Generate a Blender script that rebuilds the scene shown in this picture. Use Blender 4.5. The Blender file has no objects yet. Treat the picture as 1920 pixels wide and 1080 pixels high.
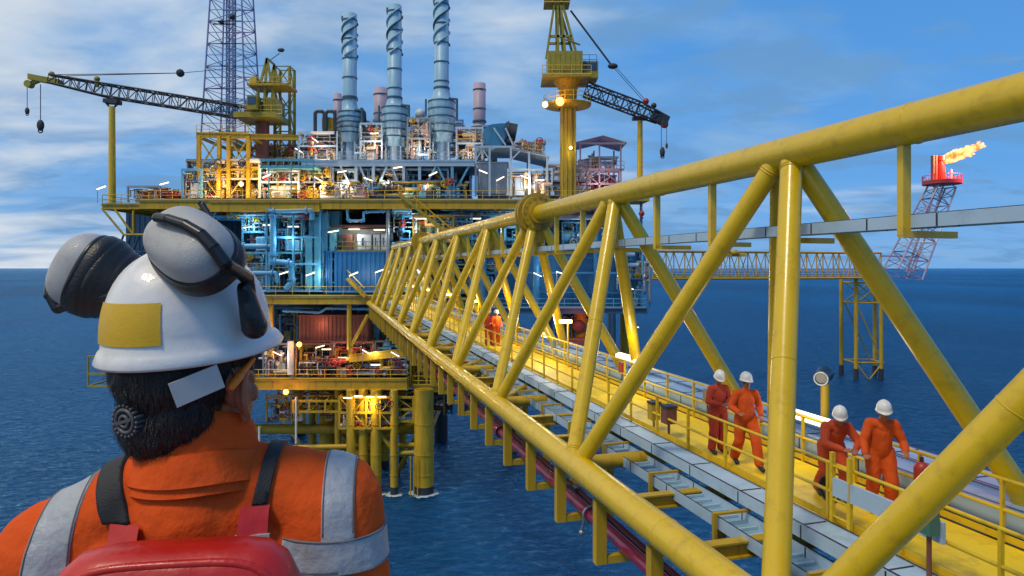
import bpy, bmesh, math, random
from mathutils import Vector, Matrix, noise
from math import sin, cos, pi, radians, sqrt
V = Vector
scene = bpy.context.scene
COL = scene.collection
F = 1250.0            # focal length in photo pixels (1920 wide)
HOR = 502.0           # horizon row

def W(X, Y, d):       # a measured photo point turned into metres at distance d
    return V(((X-960)/F*d, d, (HOR-Y)/F*d))

# ------------------------------------------------------------------ materials
MATS = {}
def mat(name, col, rough=.5, metal=0., var=.18, scale=1.5, bump=.0, bscale=20., dirt=None, dirt_amt=.35, spec=.5, coat=0., streak=False):
    m = bpy.data.materials.new(name); m.use_nodes = True
    nt = m.node_tree; nt.nodes.clear(); N = nt.nodes.new; L = nt.links.new
    out = N('ShaderNodeOutputMaterial'); b = N('ShaderNodeBsdfPrincipled'); L(b.outputs[0], out.inputs[0])
    tc = N('ShaderNodeTexCoord'); vec = tc.outputs['Object']
    n1 = N('ShaderNodeTexNoise'); n1.inputs['Scale'].default_value = scale; n1.inputs['Detail'].default_value = 6
    L(vec, n1.inputs['Vector'])
    mx = N('ShaderNodeMix'); mx.data_type = 'RGBA'
    c = V(col)
    mx.inputs['A'].default_value = (*(c*(1-var)), 1); mx.inputs['B'].default_value = (*(c*(1+var)), 1)
    L(n1.outputs['Fac'], mx.inputs['Factor'])
    last = mx.outputs['Result']
    if dirt is not None:
        n2 = N('ShaderNodeTexNoise'); n2.inputs['Scale'].default_value = scale*1.7; n2.inputs['Detail'].default_value = 9; n2.inputs['Roughness'].default_value = .7
        if streak:
            mp = N('ShaderNodeMapping'); mp.inputs['Scale'].default_value = (3, 3, .35); L(vec, mp.inputs['Vector']); L(mp.outputs[0], n2.inputs['Vector'])
        else: L(vec, n2.inputs['Vector'])
        r = N('ShaderNodeValToRGB'); r.color_ramp.elements[0].position = .52; r.color_ramp.elements[1].position = .72
        r.color_ramp.elements[0].color = (0,0,0,1); r.color_ramp.elements[1].color = (dirt_amt,)*3+(1,)
        L(n2.outputs['Fac'], r.inputs['Fac'])
        m2 = N('ShaderNodeMix'); m2.data_type = 'RGBA'; L(r.outputs['Color'], m2.inputs['Factor']); L(last, m2.inputs['A'])
        m2.inputs['B'].default_value = (*dirt, 1); last = m2.outputs['Result']
    L(last, b.inputs['Base Color'])
    rr = N('ShaderNodeMapRange'); rr.inputs['To Min'].default_value = max(.03, rough-.1); rr.inputs['To Max'].default_value = min(1, rough+.12)
    L(n1.outputs['Fac'], rr.inputs['Value']); L(rr.outputs[0], b.inputs['Roughness'])
    b.inputs['Metallic'].default_value = metal; b.inputs['Specular IOR Level'].default_value = spec
    b.inputs['Coat Weight'].default_value = coat
    if bump:
        n3 = N('ShaderNodeTexNoise'); n3.inputs['Scale'].default_value = bscale; n3.inputs['Detail'].default_value = 4; L(vec, n3.inputs['Vector'])
        bp = N('ShaderNodeBump'); bp.inputs['Strength'].default_value = bump; bp.inputs['Distance'].default_value = .02
        L(n3.outputs['Fac'], bp.inputs['Height']); L(bp.outputs[0], b.inputs['Normal'])
    MATS[name] = m; return m
def emis(name, col, strength):
    m = bpy.data.materials.new(name); m.use_nodes = True
    nt = m.node_tree; nt.nodes.clear()
    o = nt.nodes.new('ShaderNodeOutputMaterial'); e = nt.nodes.new('ShaderNodeEmission')
    e.inputs[0].default_value = (*col, 1); e.inputs[1].default_value = strength
    nt.links.new(e.outputs[0], o.inputs[0]); MATS[name] = m; return m

RUST = (.12, .05, .015)
mat('yellow', (.64, .42, .004), .28, var=.10, scale=2.2, bump=.08, bscale=7, dirt=(.26,.13,.01), dirt_amt=.42, coat=.2)
mat('yellow_old', (.46, .29, .008), .5, var=.35, scale=.45, dirt=RUST, dirt_amt=.85, streak=True)
mat('yellow_rail', (.66, .44, .012), .4, var=.12, scale=3, dirt=RUST, dirt_amt=.5)
mat('yellow_floor', (.82, .56, .008), .5, var=.2, scale=1.1, dirt=(.2,.1,.02), dirt_amt=.5, bump=.2, bscale=40)
mat('green_yellow', (.30, .25, .02), .5, var=.3, scale=.6, dirt=RUST, dirt_amt=.6)
mat('stack_blue', (.28, .49, .63), .38, var=.14, scale=.5, dirt=(.08,.11,.14), dirt_amt=.5, streak=True)
mat('stack_pink', (.42, .34, .42), .5, var=.12, scale=.5)
mat('band_dark', (.03, .09, .14), .5)
mat('tray', (.36, .50, .64), .55, metal=.0, var=.16, scale=1.3, dirt=(.16,.2,.22), dirt_amt=.5)
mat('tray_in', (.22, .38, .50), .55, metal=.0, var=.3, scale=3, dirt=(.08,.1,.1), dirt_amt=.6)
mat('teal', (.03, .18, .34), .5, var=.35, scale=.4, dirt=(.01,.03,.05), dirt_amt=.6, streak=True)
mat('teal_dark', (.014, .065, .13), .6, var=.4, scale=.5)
mat('blue_pipe', (.10, .34, .54), .35, var=.25, scale=.8)
mat('duct_blue', (.10, .34, .44), .4, var=.25, scale=.6, dirt=(.03,.1,.14), dirt_amt=.6, streak=True)
mat('wall_blue', (.02, .15, .36), .4, var=.2, scale=.4, dirt=(.01,.06,.12), dirt_amt=.5, streak=True)
mat('frame_blue', (.32, .45, .56), .45, var=.2, scale=1)
mat('white', (.62, .62, .60), .45, var=.14, scale=1, dirt=(.25,.2,.15), dirt_amt=.5, streak=True)
mat('cream', (.50, .40, .28), .5, var=.25, scale=.8)
mat('pink', (.48, .30, .30), .5, var=.25, scale=1)
mat('galv', (.32, .33, .34), .35, metal=.7, var=.25, scale=1.2)
mat('red', (.36, .03, .02), .4, var=.3, scale=1)
mat('brownred', (.16, .055, .035), .6, var=.4, scale=.8)
mat('magenta', (.30, .012, .06), .28, var=.2, scale=1.5, coat=.3)
mat('magenta_dark', (.10, .008, .03), .35, var=.2)
mat('steel_dark', (.035, .042, .05), .5, metal=.3, var=.4)
mat('green_box', (.05, .16, .13), .45, var=.3, scale=2)
mat('tower_red', (.34, .05, .07), .5); mat('tower_mauve', (.26, .24, .42), .5); mat('tower_blue', (.16, .26, .46), .5)
mat('foam', (.35,.45,.5), .8, var=.5, scale=3)
mat('rope', (.03, .035, .04), .7)
mat('orange_cloth', (.58, .080, .012), .85, var=.25, scale=5, bump=.35, bscale=22, spec=.2)
mat('orange_vest', (.70, .088, .012), .85, var=.2, scale=7, bump=.5, bscale=24, spec=.15, dirt=(.42,.07,.02), dirt_amt=.4)
mat('orange_mid', (.50, .058, .012), .85, var=.25, scale=5)
mat('orange_dark', (.36, .034, .014), .85, var=.2, scale=5)
mat('tape', (.37, .385, .41), .5, metal=.1, var=.14, scale=30, bump=.3, bscale=38, dirt=(.24,.25,.27), dirt_amt=.5)
mat('seam', (.16, .15, .15), .8)
mat('black_web', (.014, .014, .016), .65, var=.3, scale=30, bump=.2, bscale=400)
mat('black_plastic', (.012, .012, .014), .28, var=.2, scale=10)
mat('black_foam', (.012, .012, .013), .4, bump=.15, bscale=300)
mat('hair', (.009, .007, .006), .42, var=.5, scale=60, bump=.3, bscale=420, spec=.5)
mat('skin', (.34, .115, .055), .5, var=.14, scale=14, bump=.15, bscale=90)
mat('red_bag', (.50, .012, .006), .36, var=.22, scale=9, bump=.3, bscale=14, coat=.15, dirt=(.25,.01,.006), dirt_amt=.5)
mat('helmet_white', (.70, .69, .68), .38, var=.05, scale=9, bump=.06, bscale=60, coat=.15, dirt=(.34,.31,.27), dirt_amt=.4)
mat('cup_grey', (.38, .375, .37), .42, var=.10, scale=22, bump=.15, bscale=500, coat=.05, dirt=(.16,.15,.14), dirt_amt=.45)
mat('sticker', (.62, .37, .008), .45, var=.07, scale=60, bump=.08, bscale=300, dirt=(.42,.24,.01), dirt_amt=.3)
mat('orange_clip', (.9, .2, .01), .35)
mat('knob_grey', (.09, .09, .095), .4)
mat('strap_white', (.5, .48, .46), .6, var=.06, scale=30)
mat('boot', (.02, .016, .013), .5)
mat('eye', (.02, .02, .02), .2)
mat('deck_steel', (.16, .17, .18), .5, metal=.4)
emis('lamp_white', (1, .86, .62), 3.0)
emis('lamp_warm', (1, .62, .22), 9)
emis('lamp_orange', (1, .28, .04), 12)
# ------------------------------------------------------------------ mesh builder
class MB:
    def __init__(s): s.v = []; s.f = []; s.sm = []
    def add(s, vs, fs, smooth=False):
        o = len(s.v); s.v += [V(p) for p in vs]; s.f += [tuple(i+o for i in f) for f in fs]; s.sm += [smooth]*len(fs)
        return s
    def box(s, a, b):
        x0,y0,z0 = a; x1,y1,z1 = b
        return s.add([(x0,y0,z0),(x1,y0,z0),(x1,y1,z0),(x0,y1,z0),(x0,y0,z1),(x1,y0,z1),(x1,y1,z1),(x0,y1,z1)],
              [(0,3,2,1),(4,5,6,7),(0,1,5,4),(1,2,6,5),(2,3,7,6),(3,0,4,7)])
    def obox(s, c, ax, ay, az):      # centre and three half-extent vectors
        c = V(c); ax=V(ax); ay=V(ay); az=V(az)
        vs = [c+ax*i+ay*j+az*k for k in (-1,1) for j in (-1,1) for i in (-1,1)]
        return s.add(vs, [(0,2,3,1),(4,5,7,6),(0,1,5,4),(1,3,7,5),(3,2,6,7),(2,0,4,6)])
    def beam(s, p0, p1, w, h, up=(0,0,1)):
        p0=V(p0); p1=V(p1); d=(p1-p0); l=d.length
        if l < 1e-6: return s
        d/=l; u=V(up)
        if abs(d.dot(u))>.98: u=V((0,1,0))
        r=d.cross(u).normalized(); u2=r.cross(d)
        return s.obox((p0+p1)/2, r*(w/2), d*(l/2), u2*(h/2))
    def ibeam(s, p0, p1, w, h, t=.03):
        p0=V(p0); p1=V(p1); z=V((0,0,h/2-t/2))
        s.beam(p0+z,p1+z,w,t); s.beam(p0-z,p1-z,w,t); return s.beam(p0,p1,t,h-2*t-.002)
    def tube(s, p0, p1, r, r2=None, n=12, caps=True):
        p0=V(p0); p1=V(p1); r2 = r if r2 is None else r2
        d=p1-p0
        if d.length<1e-6: return s
        d.normalize(); u=V((0,0,1)) if abs(d.z)<.9 else V((1,0,0))
        a=d.cross(u).normalized(); b=d.cross(a)
        vs=[p0+(a*cos(2*pi*i/n)+b*sin(2*pi*i/n))*r for i in range(n)]+[p1+(a*cos(2*pi*i/n)+b*sin(2*pi*i/n))*r2 for i in range(n)]
        s.add(vs,[(i,i+n,(i+1)%n+n,(i+1)%n) for i in range(n)],True)
        if caps: s.add(vs[:n],[tuple(range(n))]); s.add(vs[n:],[tuple(reversed(range(n)))])
        return s
    def ball(s, c, r, n=12, m=8, ax=None):
        c=V(c); R = r if hasattr(r,'__len__') else (r,r,r)
        M = ax or (V((1,0,0)),V((0,1,0)),V((0,0,1)))
        vs=[]
        def P(x,y,z): return c+M[0]*(x*R[0])+M[1]*(y*R[1])+M[2]*(z*R[2])
        vs.append(P(0,0,-1))
        for j in range(1,m):
            t=-pi/2+pi*j/m
            for i in range(n): vs.append(P(cos(t)*cos(2*pi*i/n),cos(t)*sin(2*pi*i/n),sin(t)))
        vs.append(P(0,0,1)); fs=[]
        for i in range(n): fs.append((0,1+(i+1)%n,1+i))
        for j in range(m-2):
            for i in range(n):
                a=1+j*n+i; b=1+j*n+(i+1)%n; fs.append((a,b,b+n,a+n))
        o=1+(m-2)*n
        for i in range(n): fs.append((o+i,o+(i+1)%n,len(vs)-1))
        return s.add(vs,fs,True)
    def cap(s, p0, r0, p1, r1, n=14):         # tapered capsule
        s.tube(p0,p1,r0,r1,n); s.ball(p0,r0,n,8); return s.ball(p1,r1,n,8)
    def poly(s, pts, r, n=10):
        for a,b in zip(pts,pts[1:]): s.tube(a,b,r,n=n)
        for p in pts[1:-1]: s.ball(p,r*1.0,n,6)
        return s
    def ring(s, c, axis, R, r, n=24, m=8):
        axis=V(axis).normalized(); u=V((0,0,1)) if abs(axis.z)<.9 else V((1,0,0))
        a=axis.cross(u).normalized(); b=axis.cross(a); c=V(c); vs=[]
        for i in range(n):
            d=a*cos(2*pi*i/n)+b*sin(2*pi*i/n)
            for j in range(m): vs.append(c+d*(R+r*cos(2*pi*j/m))+axis*(r*sin(2*pi*j/m)))
        return s.add(vs,[(i*m+j,((i+1)%n)*m+j,((i+1)%n)*m+(j+1)%m,i*m+(j+1)%m) for i in range(n) for j in range(m)],True)
    def grid(s, pts, smooth=True, thick=0, close=False):   # rows of points
        R=len(pts); C=len(pts[0]); vs=[p for r in pts for p in r]
        fs=[(i*C+j,i*C+j+1,(i+1)*C+j+1,(i+1)*C+j) for i in range(R-1) for j in range(C-1)]
        if close: fs+=[(i*C+C-1,i*C,(i+1)*C,(i+1)*C+C-1) for i in range(R-1)]
        return s.add(vs,fs,smooth)
    def lathe(s, c, prof, n=24, axis=(0,0,1)):            # prof: (r, h)
        axis=V(axis).normalized(); u=V((0,0,1)) if abs(axis.z)<.9 else V((1,0,0))
        a=axis.cross(u).normalized(); b=axis.cross(a); c=V(c)
        rows=[[c+axis*h+(a*cos(2*pi*i/n)+b*sin(2*pi*i/n))*r for i in range(n)] for r,h in prof]
        return s.grid(rows,close=True)
    def build(s, name, m, parent=None, local=False, label=None, kind=None):
        me=bpy.data.meshes.new(name)
        off=V((0,0,0))
        if parent is not None and not local: off = V(parent.location) if parent.parent is None else V(parent.location)+V(parent.parent.location)
        if parent is None and s.v and not local:
            off=V((sum(p.x for p in s.v)/len(s.v), sum(p.y for p in s.v)/len(s.v), min(p.z for p in s.v)))
        me.from_pydata([p-off for p in s.v],[],s.f); me.polygons.foreach_set('use_smooth',s.sm); me.update()
        me.materials.append(MATS[m] if isinstance(m,str) else m)
        o=bpy.data.objects.new(name,me); COL.objects.link(o)
        if parent is not None: o.parent=parent
        else: o.location=off
        if label: o['label']=label
        if kind: o['kind']=kind
        return o
def build_split(s, name, m, parent):
    """every loose piece of the builder becomes a part of its own"""
    par=list(range(len(s.v)))
    def fd(i):
        while par[i]!=i: par[i]=par[par[i]]; i=par[i]
        return i
    key={}
    for i,v in enumerate(s.v):
        k=(round(v.x,4),round(v.y,4),round(v.z,4))
        if k in key: par[fd(i)]=fd(key[k])
        else: key[k]=i
    for f in s.f:
        for i in f[1:]: par[fd(i)]=fd(f[0])
    gr={}
    for f,sm in zip(s.f,s.sm): gr.setdefault(fd(f[0]),[]).append((f,sm))
    for fs in gr.values():
        q=MB(); mp={}
        for f,sm in fs:
            for i in f:
                if i not in mp: mp[i]=len(q.v); q.v.append(s.v[i])
            q.f.append(tuple(mp[i] for i in f)); q.sm.append(sm)
        q.build(name,m,parent)
def tag(o,label=None,cat=None,group=None,kind=None):
    if label: o['label']=label
    if cat: o['category']=cat
    if group: o['group']=group
    if kind: o['kind']=kind
    return o
def thing(name,label,cat,loc,group=None,rz=0):
    o=bpy.data.objects.new(name,None); COL.objects.link(o); o.location=V(loc); o.rotation_euler=(0,0,rz); o.empty_display_size=.2
    return tag(o,label,cat,group)
def dup(root,loc,label,group=None,rz=None):
    r=root.copy(); COL.objects.link(r); r.location=V(loc); r['label']=label
    if rz is not None: r.rotation_euler=(0,0,rz)
    if group: r['group']=group
    for ch in [c for c in root.children]:
        c=ch.copy(); COL.objects.link(c); c.parent=r
        for g in [q for q in ch.children]:
            d=g.copy(); COL.objects.link(d); d.parent=c
    return r
def remeshed(mb, voxel, smooth=4, fold=0, ffreq=9, dec=None):
    me=bpy.data.meshes.new('tmp'); me.from_pydata(mb.v,[],mb.f)
    o=bpy.data.objects.new('tmp',me); COL.objects.link(o)
    bm=bmesh.new(); bm.from_mesh(me); bmesh.ops.remove_doubles(bm,verts=bm.verts,dist=1e-6); bmesh.ops.recalc_face_normals(bm,faces=bm.faces); bm.to_mesh(me); bm.free()
    r=o.modifiers.new('r','REMESH'); r.mode='VOXEL'; r.voxel_size=voxel
    if smooth:
        q=o.modifiers.new('s','SMOOTH'); q.iterations=smooth; q.factor=.5
    bpy.context.view_layer.update()
    dg=bpy.context.evaluated_depsgraph_get()
    res=bpy.data.meshes.new_from_object(o.evaluated_get(dg))
    bpy.data.objects.remove(o); bpy.data.meshes.remove(me)
    if fold:
        res.update()
        co=[v.co.copy() for v in res.vertices]; no=[v.normal.copy() for v in res.vertices]
        for v,c,n in zip(res.vertices,co,no):
            k=noise.noise(V((c.x*ffreq,c.y*ffreq,c.z*ffreq*.75))+V((3,7,1)))
            k2=1-abs(noise.noise(V((c.x*ffreq*1.6,c.y*ffreq*1.6,c.z*ffreq*.8)))) *2
            v.co=c+n*(k*.6+k2*.4)*fold
    for p in res.polygons: p.use_smooth=True
    return res
def meshobj(me,name,m,parent,label=None):
    me.name=name; me.materials.clear(); me.materials.append(MATS[m]); o=bpy.data.objects.new(name,me); COL.objects.link(o); o.parent=parent
    if label: o['label']=label
    return o
def lattice(ch, br, p0, p1, w0, w1, n, rc, rb, up=(0,0,1), h0=None, h1=None):
    """four-chord lattice from p0 to p1; ch/br builders for chords and bracing"""
    p0=V(p0); p1=V(p1); d=(p1-p0).normalized(); u=V(up)
    if abs(d.dot(u))>.95: u=V((0,1,0))
    r=d.cross(u).normalized(); u=r.cross(d).normalized(); h0=w0 if h0 is None else h0; h1=w1 if h1 is None else h1
    def C(t,k):
        w=w0+(w1-w0)*t; h=h0+(h1-h0)*t
        a,b=((-1,-1),(1,-1),(1,1),(-1,1))[k]; return p0.lerp(p1,t)+r*(a*w/2)+u*(b*h/2)
    for k in range(4): ch.tube(C(0,k),C(1,k),rc,n=6)
    for i in range(n):
        t0=i/n; t1=(i+1)/n
        for k in range(4):
            q=(k+1)%4
            br.tube(C(t0,k),C(t0,q),rb,n=5,caps=False)
            if (i+k)%2: br.tube(C(t0,k),C(t1,q),rb,n=5,caps=False)
            else: br.tube(C(t0,q),C(t1,k),rb,n=5,caps=False)
    for k in range(4): br.tube(C(1,k),C(1,(k+1)%4),rb,n=5,caps=False)
def rail_mb(p0,p1,h=1.05,sp=1.6,r=.03,rails=(.5,1.),toe=True):
    m=MB(); p0=V(p0); p1=V(p1); L=(p1-p0).length; n=max(1,round(L/sp)); z=V((0,0,1))
    for i in range(n+1):
        q=p0.lerp(p1,i/n); m.tube(q,q+z*h,r,n=6)
    for k in rails: m.tube(p0+z*(h*k),p1+z*(h*k),r,n=6)
    if toe: m.beam(p0+z*.08,p1+z*.08,.02,.14)
    return m
# ------------------------------------------------------------------ camera, world, sun, sea
cam=bpy.data.cameras.new('camera'); co=bpy.data.objects.new('camera',cam); COL.objects.link(co)
co.location=(0,0,0); co.rotation_euler=(pi/2,0,0); cam.lens=36*F/1920; cam.sensor_width=36; cam.shift_y=-38/1920
cam.clip_start=.05; cam.clip_end=60000; scene.camera=co
SUN_EL=radians(57); SUN_AZ=radians(-140)          # from behind the left shoulder, measured clockwise from +Y
w=bpy.data.worlds.new('World'); scene.world=w; w.use_nodes=True
nt=w.node_tree; nt.nodes.clear(); N=nt.nodes.new; L=nt.links.new
out=N('ShaderNodeOutputWorld'); bg=N('ShaderNodeBackground'); bg.inputs[1].default_value=.10; L(bg.outputs[0],out.inputs[0])
sky=N('ShaderNodeTexSky'); sky.sky_type='NISHITA'; sky.sun_disc=False; sky.sun_elevation=SUN_EL; sky.sun_rotation=SUN_AZ; sky.air_density=1.6; sky.ozone_density=4; sky.dust_density=.6
tc=N('ShaderNodeTexCoord'); sep=N('ShaderNodeSeparateXYZ'); L(tc.outputs['Generated'],sep.inputs[0])
def M(op,a,b=None,c=None,clamp=False):
    n=N('ShaderNodeMath'); n.operation=op; n.use_clamp=clamp
    for i,x in enumerate((a,b,c)):
        if x is None: continue
        if hasattr(x,'is_linked') or hasattr(x,'links'): L(x,n.inputs[i])
        else: n.inputs[i].default_value=x
    return n.outputs[0]
zz=M('ADD',M('MAXIMUM',sep.outputs['Z'],0),.17)
cx=M('DIVIDE',sep.outputs['X'],zz); cy=M('DIVIDE',sep.outputs['Y'],zz)
cmb=N('ShaderNodeCombineXYZ'); L(cx,cmb.inputs[0]); L(cy,cmb.inputs[1])
def nz(vec,scale,detail,rough=.5,dist=0.):
    n=N('ShaderNodeTexNoise'); n.inputs['Scale'].default_value=scale; n.inputs['Detail'].default_value=detail; n.inputs['Roughness'].default_value=rough; n.inputs['Distortion'].default_value=dist; L(vec,n.inputs['Vector']); return n.outputs['Fac']
def mapp(src,sc,rot,loc):
    m_=N('ShaderNodeMapping'); m_.inputs['Scale'].default_value=sc; m_.inputs['Rotation'].default_value=(0,0,radians(rot)); m_.inputs['Location'].default_value=loc; L(src,m_.inputs[0]); return m_.outputs[0]
def ss(v,a,b,lo=0.,hi=1.):
    n=N('ShaderNodeMapRange'); n.interpolation_type='SMOOTHSTEP'; L(v,n.inputs['Value']); n.inputs['From Min'].default_value=a; n.inputs['From Max'].default_value=b; n.inputs['To Min'].default_value=lo; n.inputs['To Max'].default_value=hi; return n.outputs[0]
def mixc(f,a,b,t='MIX'):
    n=N('ShaderNodeMix'); n.data_type='RGBA'; n.blend_type=t
    for x,k in ((f,'Factor'),(a,'A'),(b,'B')):
        if isinstance(x,tuple): n.inputs[k].default_value=(*x,1)
        elif isinstance(x,(int,float)): n.inputs[k].default_value=x
        else: L(x,n.inputs[k])
    return n.outputs['Result']
left=M('MULTIPLY',sep.outputs['X'],-1.0)
P=mapp(cmb.outputs[0],(.62,.95,1),26,(5.3,2.4,0))
big=nz(P,.8,4,.5,.3); fine=nz(P,2.3,9,.52,.35); blot=nz(mapp(cmb.outputs[0],(.8,1,1),-10,(8,3,0)),2.6,6,.6,.3)
el=N('ShaderNodeValToRGB'); e0=el.color_ramp.elements; e0[0].position=.0; e0[0].color=(.15,.42,.84,1); e0[1].position=.42; e0[1].color=(.07,.29,.72,1); x_=e0.new(.14); x_.color=(.09,.35,.82,1); x_=e0.new(1.0); x_.color=(.05,.17,.44,1)
L(M('MAXIMUM',sep.outputs['Z'],0),el.inputs[0])
clear=mixc(.9,sky.outputs[0],mixc(1.,el.outputs[0],(10,10,10),'MULTIPLY'))
# a thin grey blue veil everywhere, heavier to the left
v=M('ADD',M('ADD',M('MULTIPLY',big,.45),M('MULTIPLY',fine,.55)),M('MULTIPLY',left,.16))
veil=ss(v,.38,.60,0,.8)
c1=mixc(veil,clear,(2.5,4.5,7.2))
dark=ss(M('ADD',blot,M('MULTIPLY',left,.05)),.47,.60,0,.8)
c2=mixc(dark,c1,(1.45,3.3,6.1))
wv=M('ADD',M('ADD',M('MULTIPLY',fine,.50),M('MULTIPLY',big,.50)),M('ADD',M('MULTIPLY',left,.24),M('MULTIPLY',M('MAXIMUM',sep.outputs['Z'],0),.10)))
white=ss(wv,.53,.76,0,1.)
c3=mixc(white,c2,(7.3,7.8,8.3))
st_n=nz(mapp(tc.outputs['Generated'],(2.6,2.6,24),0,(.35,.1,.9)),1,5,.5)
streak=M('MULTIPLY',ss(st_n,.60,.78,0,.7),ss(sep.outputs['Z'],.30,.14))
c4=mixc(streak,c3,(6.6,7.4,8.3))
L(c4,bg.inputs[0])
sun=bpy.data.lights.new('sun','SUN'); so=bpy.data.objects.new('sun',sun); COL.objects.link(so)
sun.energy=1.9; sun.angle=radians(11); sun.color=(1,.86,.64)
sd=V((sin(SUN_AZ)*cos(SUN_EL),cos(SUN_AZ)*cos(SUN_EL),sin(SUN_EL)))
so.rotation_euler=(-sd).to_track_quat('-Z','Y').to_euler(); so.location=sd*50+V((0,0,20))
vs=scene.view_settings; vs.view_transform='Standard'; vs.look='None'; vs.gamma=1; vs.exposure=0
# sea
SEA=-26.
sm=bpy.data.materials.new('sea_water'); sm.use_nodes=True; nt=sm.node_tree; nt.nodes.clear(); N=nt.nodes.new; L=nt.links.new
out=N('ShaderNodeOutputMaterial'); b=N('ShaderNodeBsdfDiffuse'); gl=N('ShaderNodeBsdfGlossy'); gl.inputs['Color'].default_value=(.50,.80,1,1); gl.inputs['Roughness'].default_value=.09
fr=N('ShaderNodeFresnel'); fr.inputs['IOR'].default_value=1.33; mxs=N('ShaderNodeMixShader'); L(fr.outputs[0],mxs.inputs[0]); L(b.outputs[0],mxs.inputs[1]); L(gl.outputs[0],mxs.inputs[2]); L(mxs.outputs[0],out.inputs[0])
tc=N('ShaderNodeTexCoord')
def wav(sc,rot,scale,det,dist=0,rough=.5):
    m_=N('ShaderNodeMapping'); m_.inputs['Scale'].default_value=(*sc,1); m_.inputs['Rotation'].default_value=(0,0,radians(rot)); L(tc.outputs['Object'],m_.inputs[0])
    n_=N('ShaderNodeTexNoise'); n_.inputs['Scale'].default_value=scale; n_.inputs['Detail'].default_value=det; n_.inputs['Distortion'].default_value=dist; n_.inputs['Roughness'].default_value=rough
    L(m_.outputs[0],n_.inputs['Vector']); return n_.outputs['Fac']
h=M('ADD',M('ADD',M('MULTIPLY',wav((.6,1),12,.30,3,.9),2.6),M('MULTIPLY',wav((.7,1),-18,.85,6,1.2,.62),1.7)),M('MULTIPLY',wav((1,1),40,.05,2),3.0))
bp=N('ShaderNodeBump'); bp.inputs['Strength'].default_value=1; bp.inputs['Distance'].default_value=1.0; L(h,bp.inputs['Height']); L(bp.outputs[0],b.inputs['Normal']); L(bp.outputs[0],gl.inputs['Normal']); L(bp.outputs[0],fr.inputs['Normal'])
# large patches of slightly different water
pn=wav((1,.35),5,.004,3); rp=N('ShaderNodeValToRGB'); rp.color_ramp.elements[0].color=(.0,.036,.125,1); rp.color_ramp.elements[1].color=(.0,.09,.27,1); rp.color_ramp.elements[0].position=.35; rp.color_ramp.elements[1].position=.65
L(pn,rp.inputs['Fac']); L(rp.outputs[0],b.inputs['Color'])
MATS['sea']=sm
s_=MB(); s_.add([(-30000,-30000,SEA),(30000,-30000,SEA),(30000,30000,SEA),(-30000,30000,SEA)],[(0,1,2,3)])
s_.build('sea','sea',local=True,kind='structure')
# ------------------------------------------------------------------ the bridge truss
A=math.atan(-360/F); CA=cos(A); SA=sin(A); DS=6.73
def B(s,c,z): return V((SA*s+CA*c, CA*s-SA*c, z+s*.0038))
def S_at(X,c):                       # distance along the bridge at which offset c shows in column X
    y=F*c/(CA*(X-600)); return (y+c*SA)/CA
cL,cT,cR=5.3,7.4,10.25; zL,zT=-4.3,1.85
sL=lambda k:(1.005+k)*DS
sT=lambda k:(1.385+k)*DS
br=thing('truss_bridge','long yellow triangular truss bridge of thick tubes leading to the oil platform','bridge',B(0,cL,zL))
S0,S1=-7.,76.5
m=MB(); m.tube(B(-7,cT,zT),B(70.6,cT,zT),.27,n=40)
for k in range(-1,11): m.ring(B(sT(k)-DS*.37,cT,zT),B(1,0,0)-B(0,0,0),.27,.010,36,6)
m.build('top_chord','yellow',br)
m=MB(); m.tube(B(S0,cL,zL),B(S1,cL,zL),.27,n=40)
for k in range(-1,11): m.ring(B(sL(k)+DS*.41,cL,zL),B(1,0,0)-B(0,0,0),.27,.010,36,6)
m.build('bottom_chord','yellow',br,label='left bottom tube of the bridge, nearest the camera')
MB().tube(B(S0,cR,zL),B(S1,cR,zL),.27,n=32).build('bottom_chord','yellow',br,label='right bottom tube of the bridge, behind the walkway')
def brace(p,q,r=.172):
    d=(q-p).normalized(); m=MB(); m.tube(p+d*.1,q-d*.1,r,n=24)
    for k in (.30,.345): m.ring(q-d*k,d,r,.014,24,6); m.ring(p+d*k,d,r,.014,24,6)   # weld beads
    L3=(q-p).length; m.ring(p+d*(L3*.52),d,r,.007,24,6)
    m.build('brace','yellow',br)
for k in range(-1,10):
    t=B(sT(k),cT,zT)
    l0=B(sL(k),cL,zL); l1=B(sL(k+1),cL,zL); r0=B(sL(k),cR,zL); r1=B(sL(k+1),cR,zL)
    e=B(1,0,0)-B(0,0,0); g=.13
    brace(t-e*g,l0+e*g); brace(t+e*g,l1-e*g*1.2); brace(t-e*g,r0+e*g); brace(t+e*g,r1-e*g*1.2)
for k in range(-1,11):
    MB().tube(B(sL(k),cL+.1,zL),B(sL(k),cR-.1,zL),.16,n=20).build('cross_tube','yellow_old',br)
    if k<10:
        MB().tube(B(sL(k)+.1,cL+.1,zL-.02),B(sL(k+1)-.1,cR-.1,zL-.02),.13,n=16).build('diagonal_tube','yellow_old',br)
    for j in (1,2):
        s=sL(k)+j*DS/3
        if s<S1: MB().ibeam(B(s,cL+.2,zL-.1),B(s,cR-.2,zL-.1),.2,.26,.03).build('cross_beam','yellow_old',br)
# bolted collars on the top chord
for X,rr,ll in ((1004,.72,.9),(789,.72,.9)):
    s=S_at(X,cT); m=MB()
    for o in (-.45,-.15,.15,.45): m.tube(B(s+o*ll-.07,cT,zT),B(s+o*ll+.07,cT,zT),rr if abs(o)<.3 else rr*.86,n=28)
    m.tube(B(s-.62,cT,zT),B(s+.62,cT,zT),.40,n=28)
    for i in range(16):
        a=2*pi*i/16; m.tube(B(s-.5,cT+cos(a)*.55,zT+sin(a)*.55),B(s+.5,cT+cos(a)*.55,zT+sin(a)*.55),.05,n=6)
    m.obox(B(s,cT,zT-.75),V((.3,0,0)),V((0,.25,0)),V((0,0,.3)))
    m.build('bolted_collar','yellow_old',br)
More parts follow.
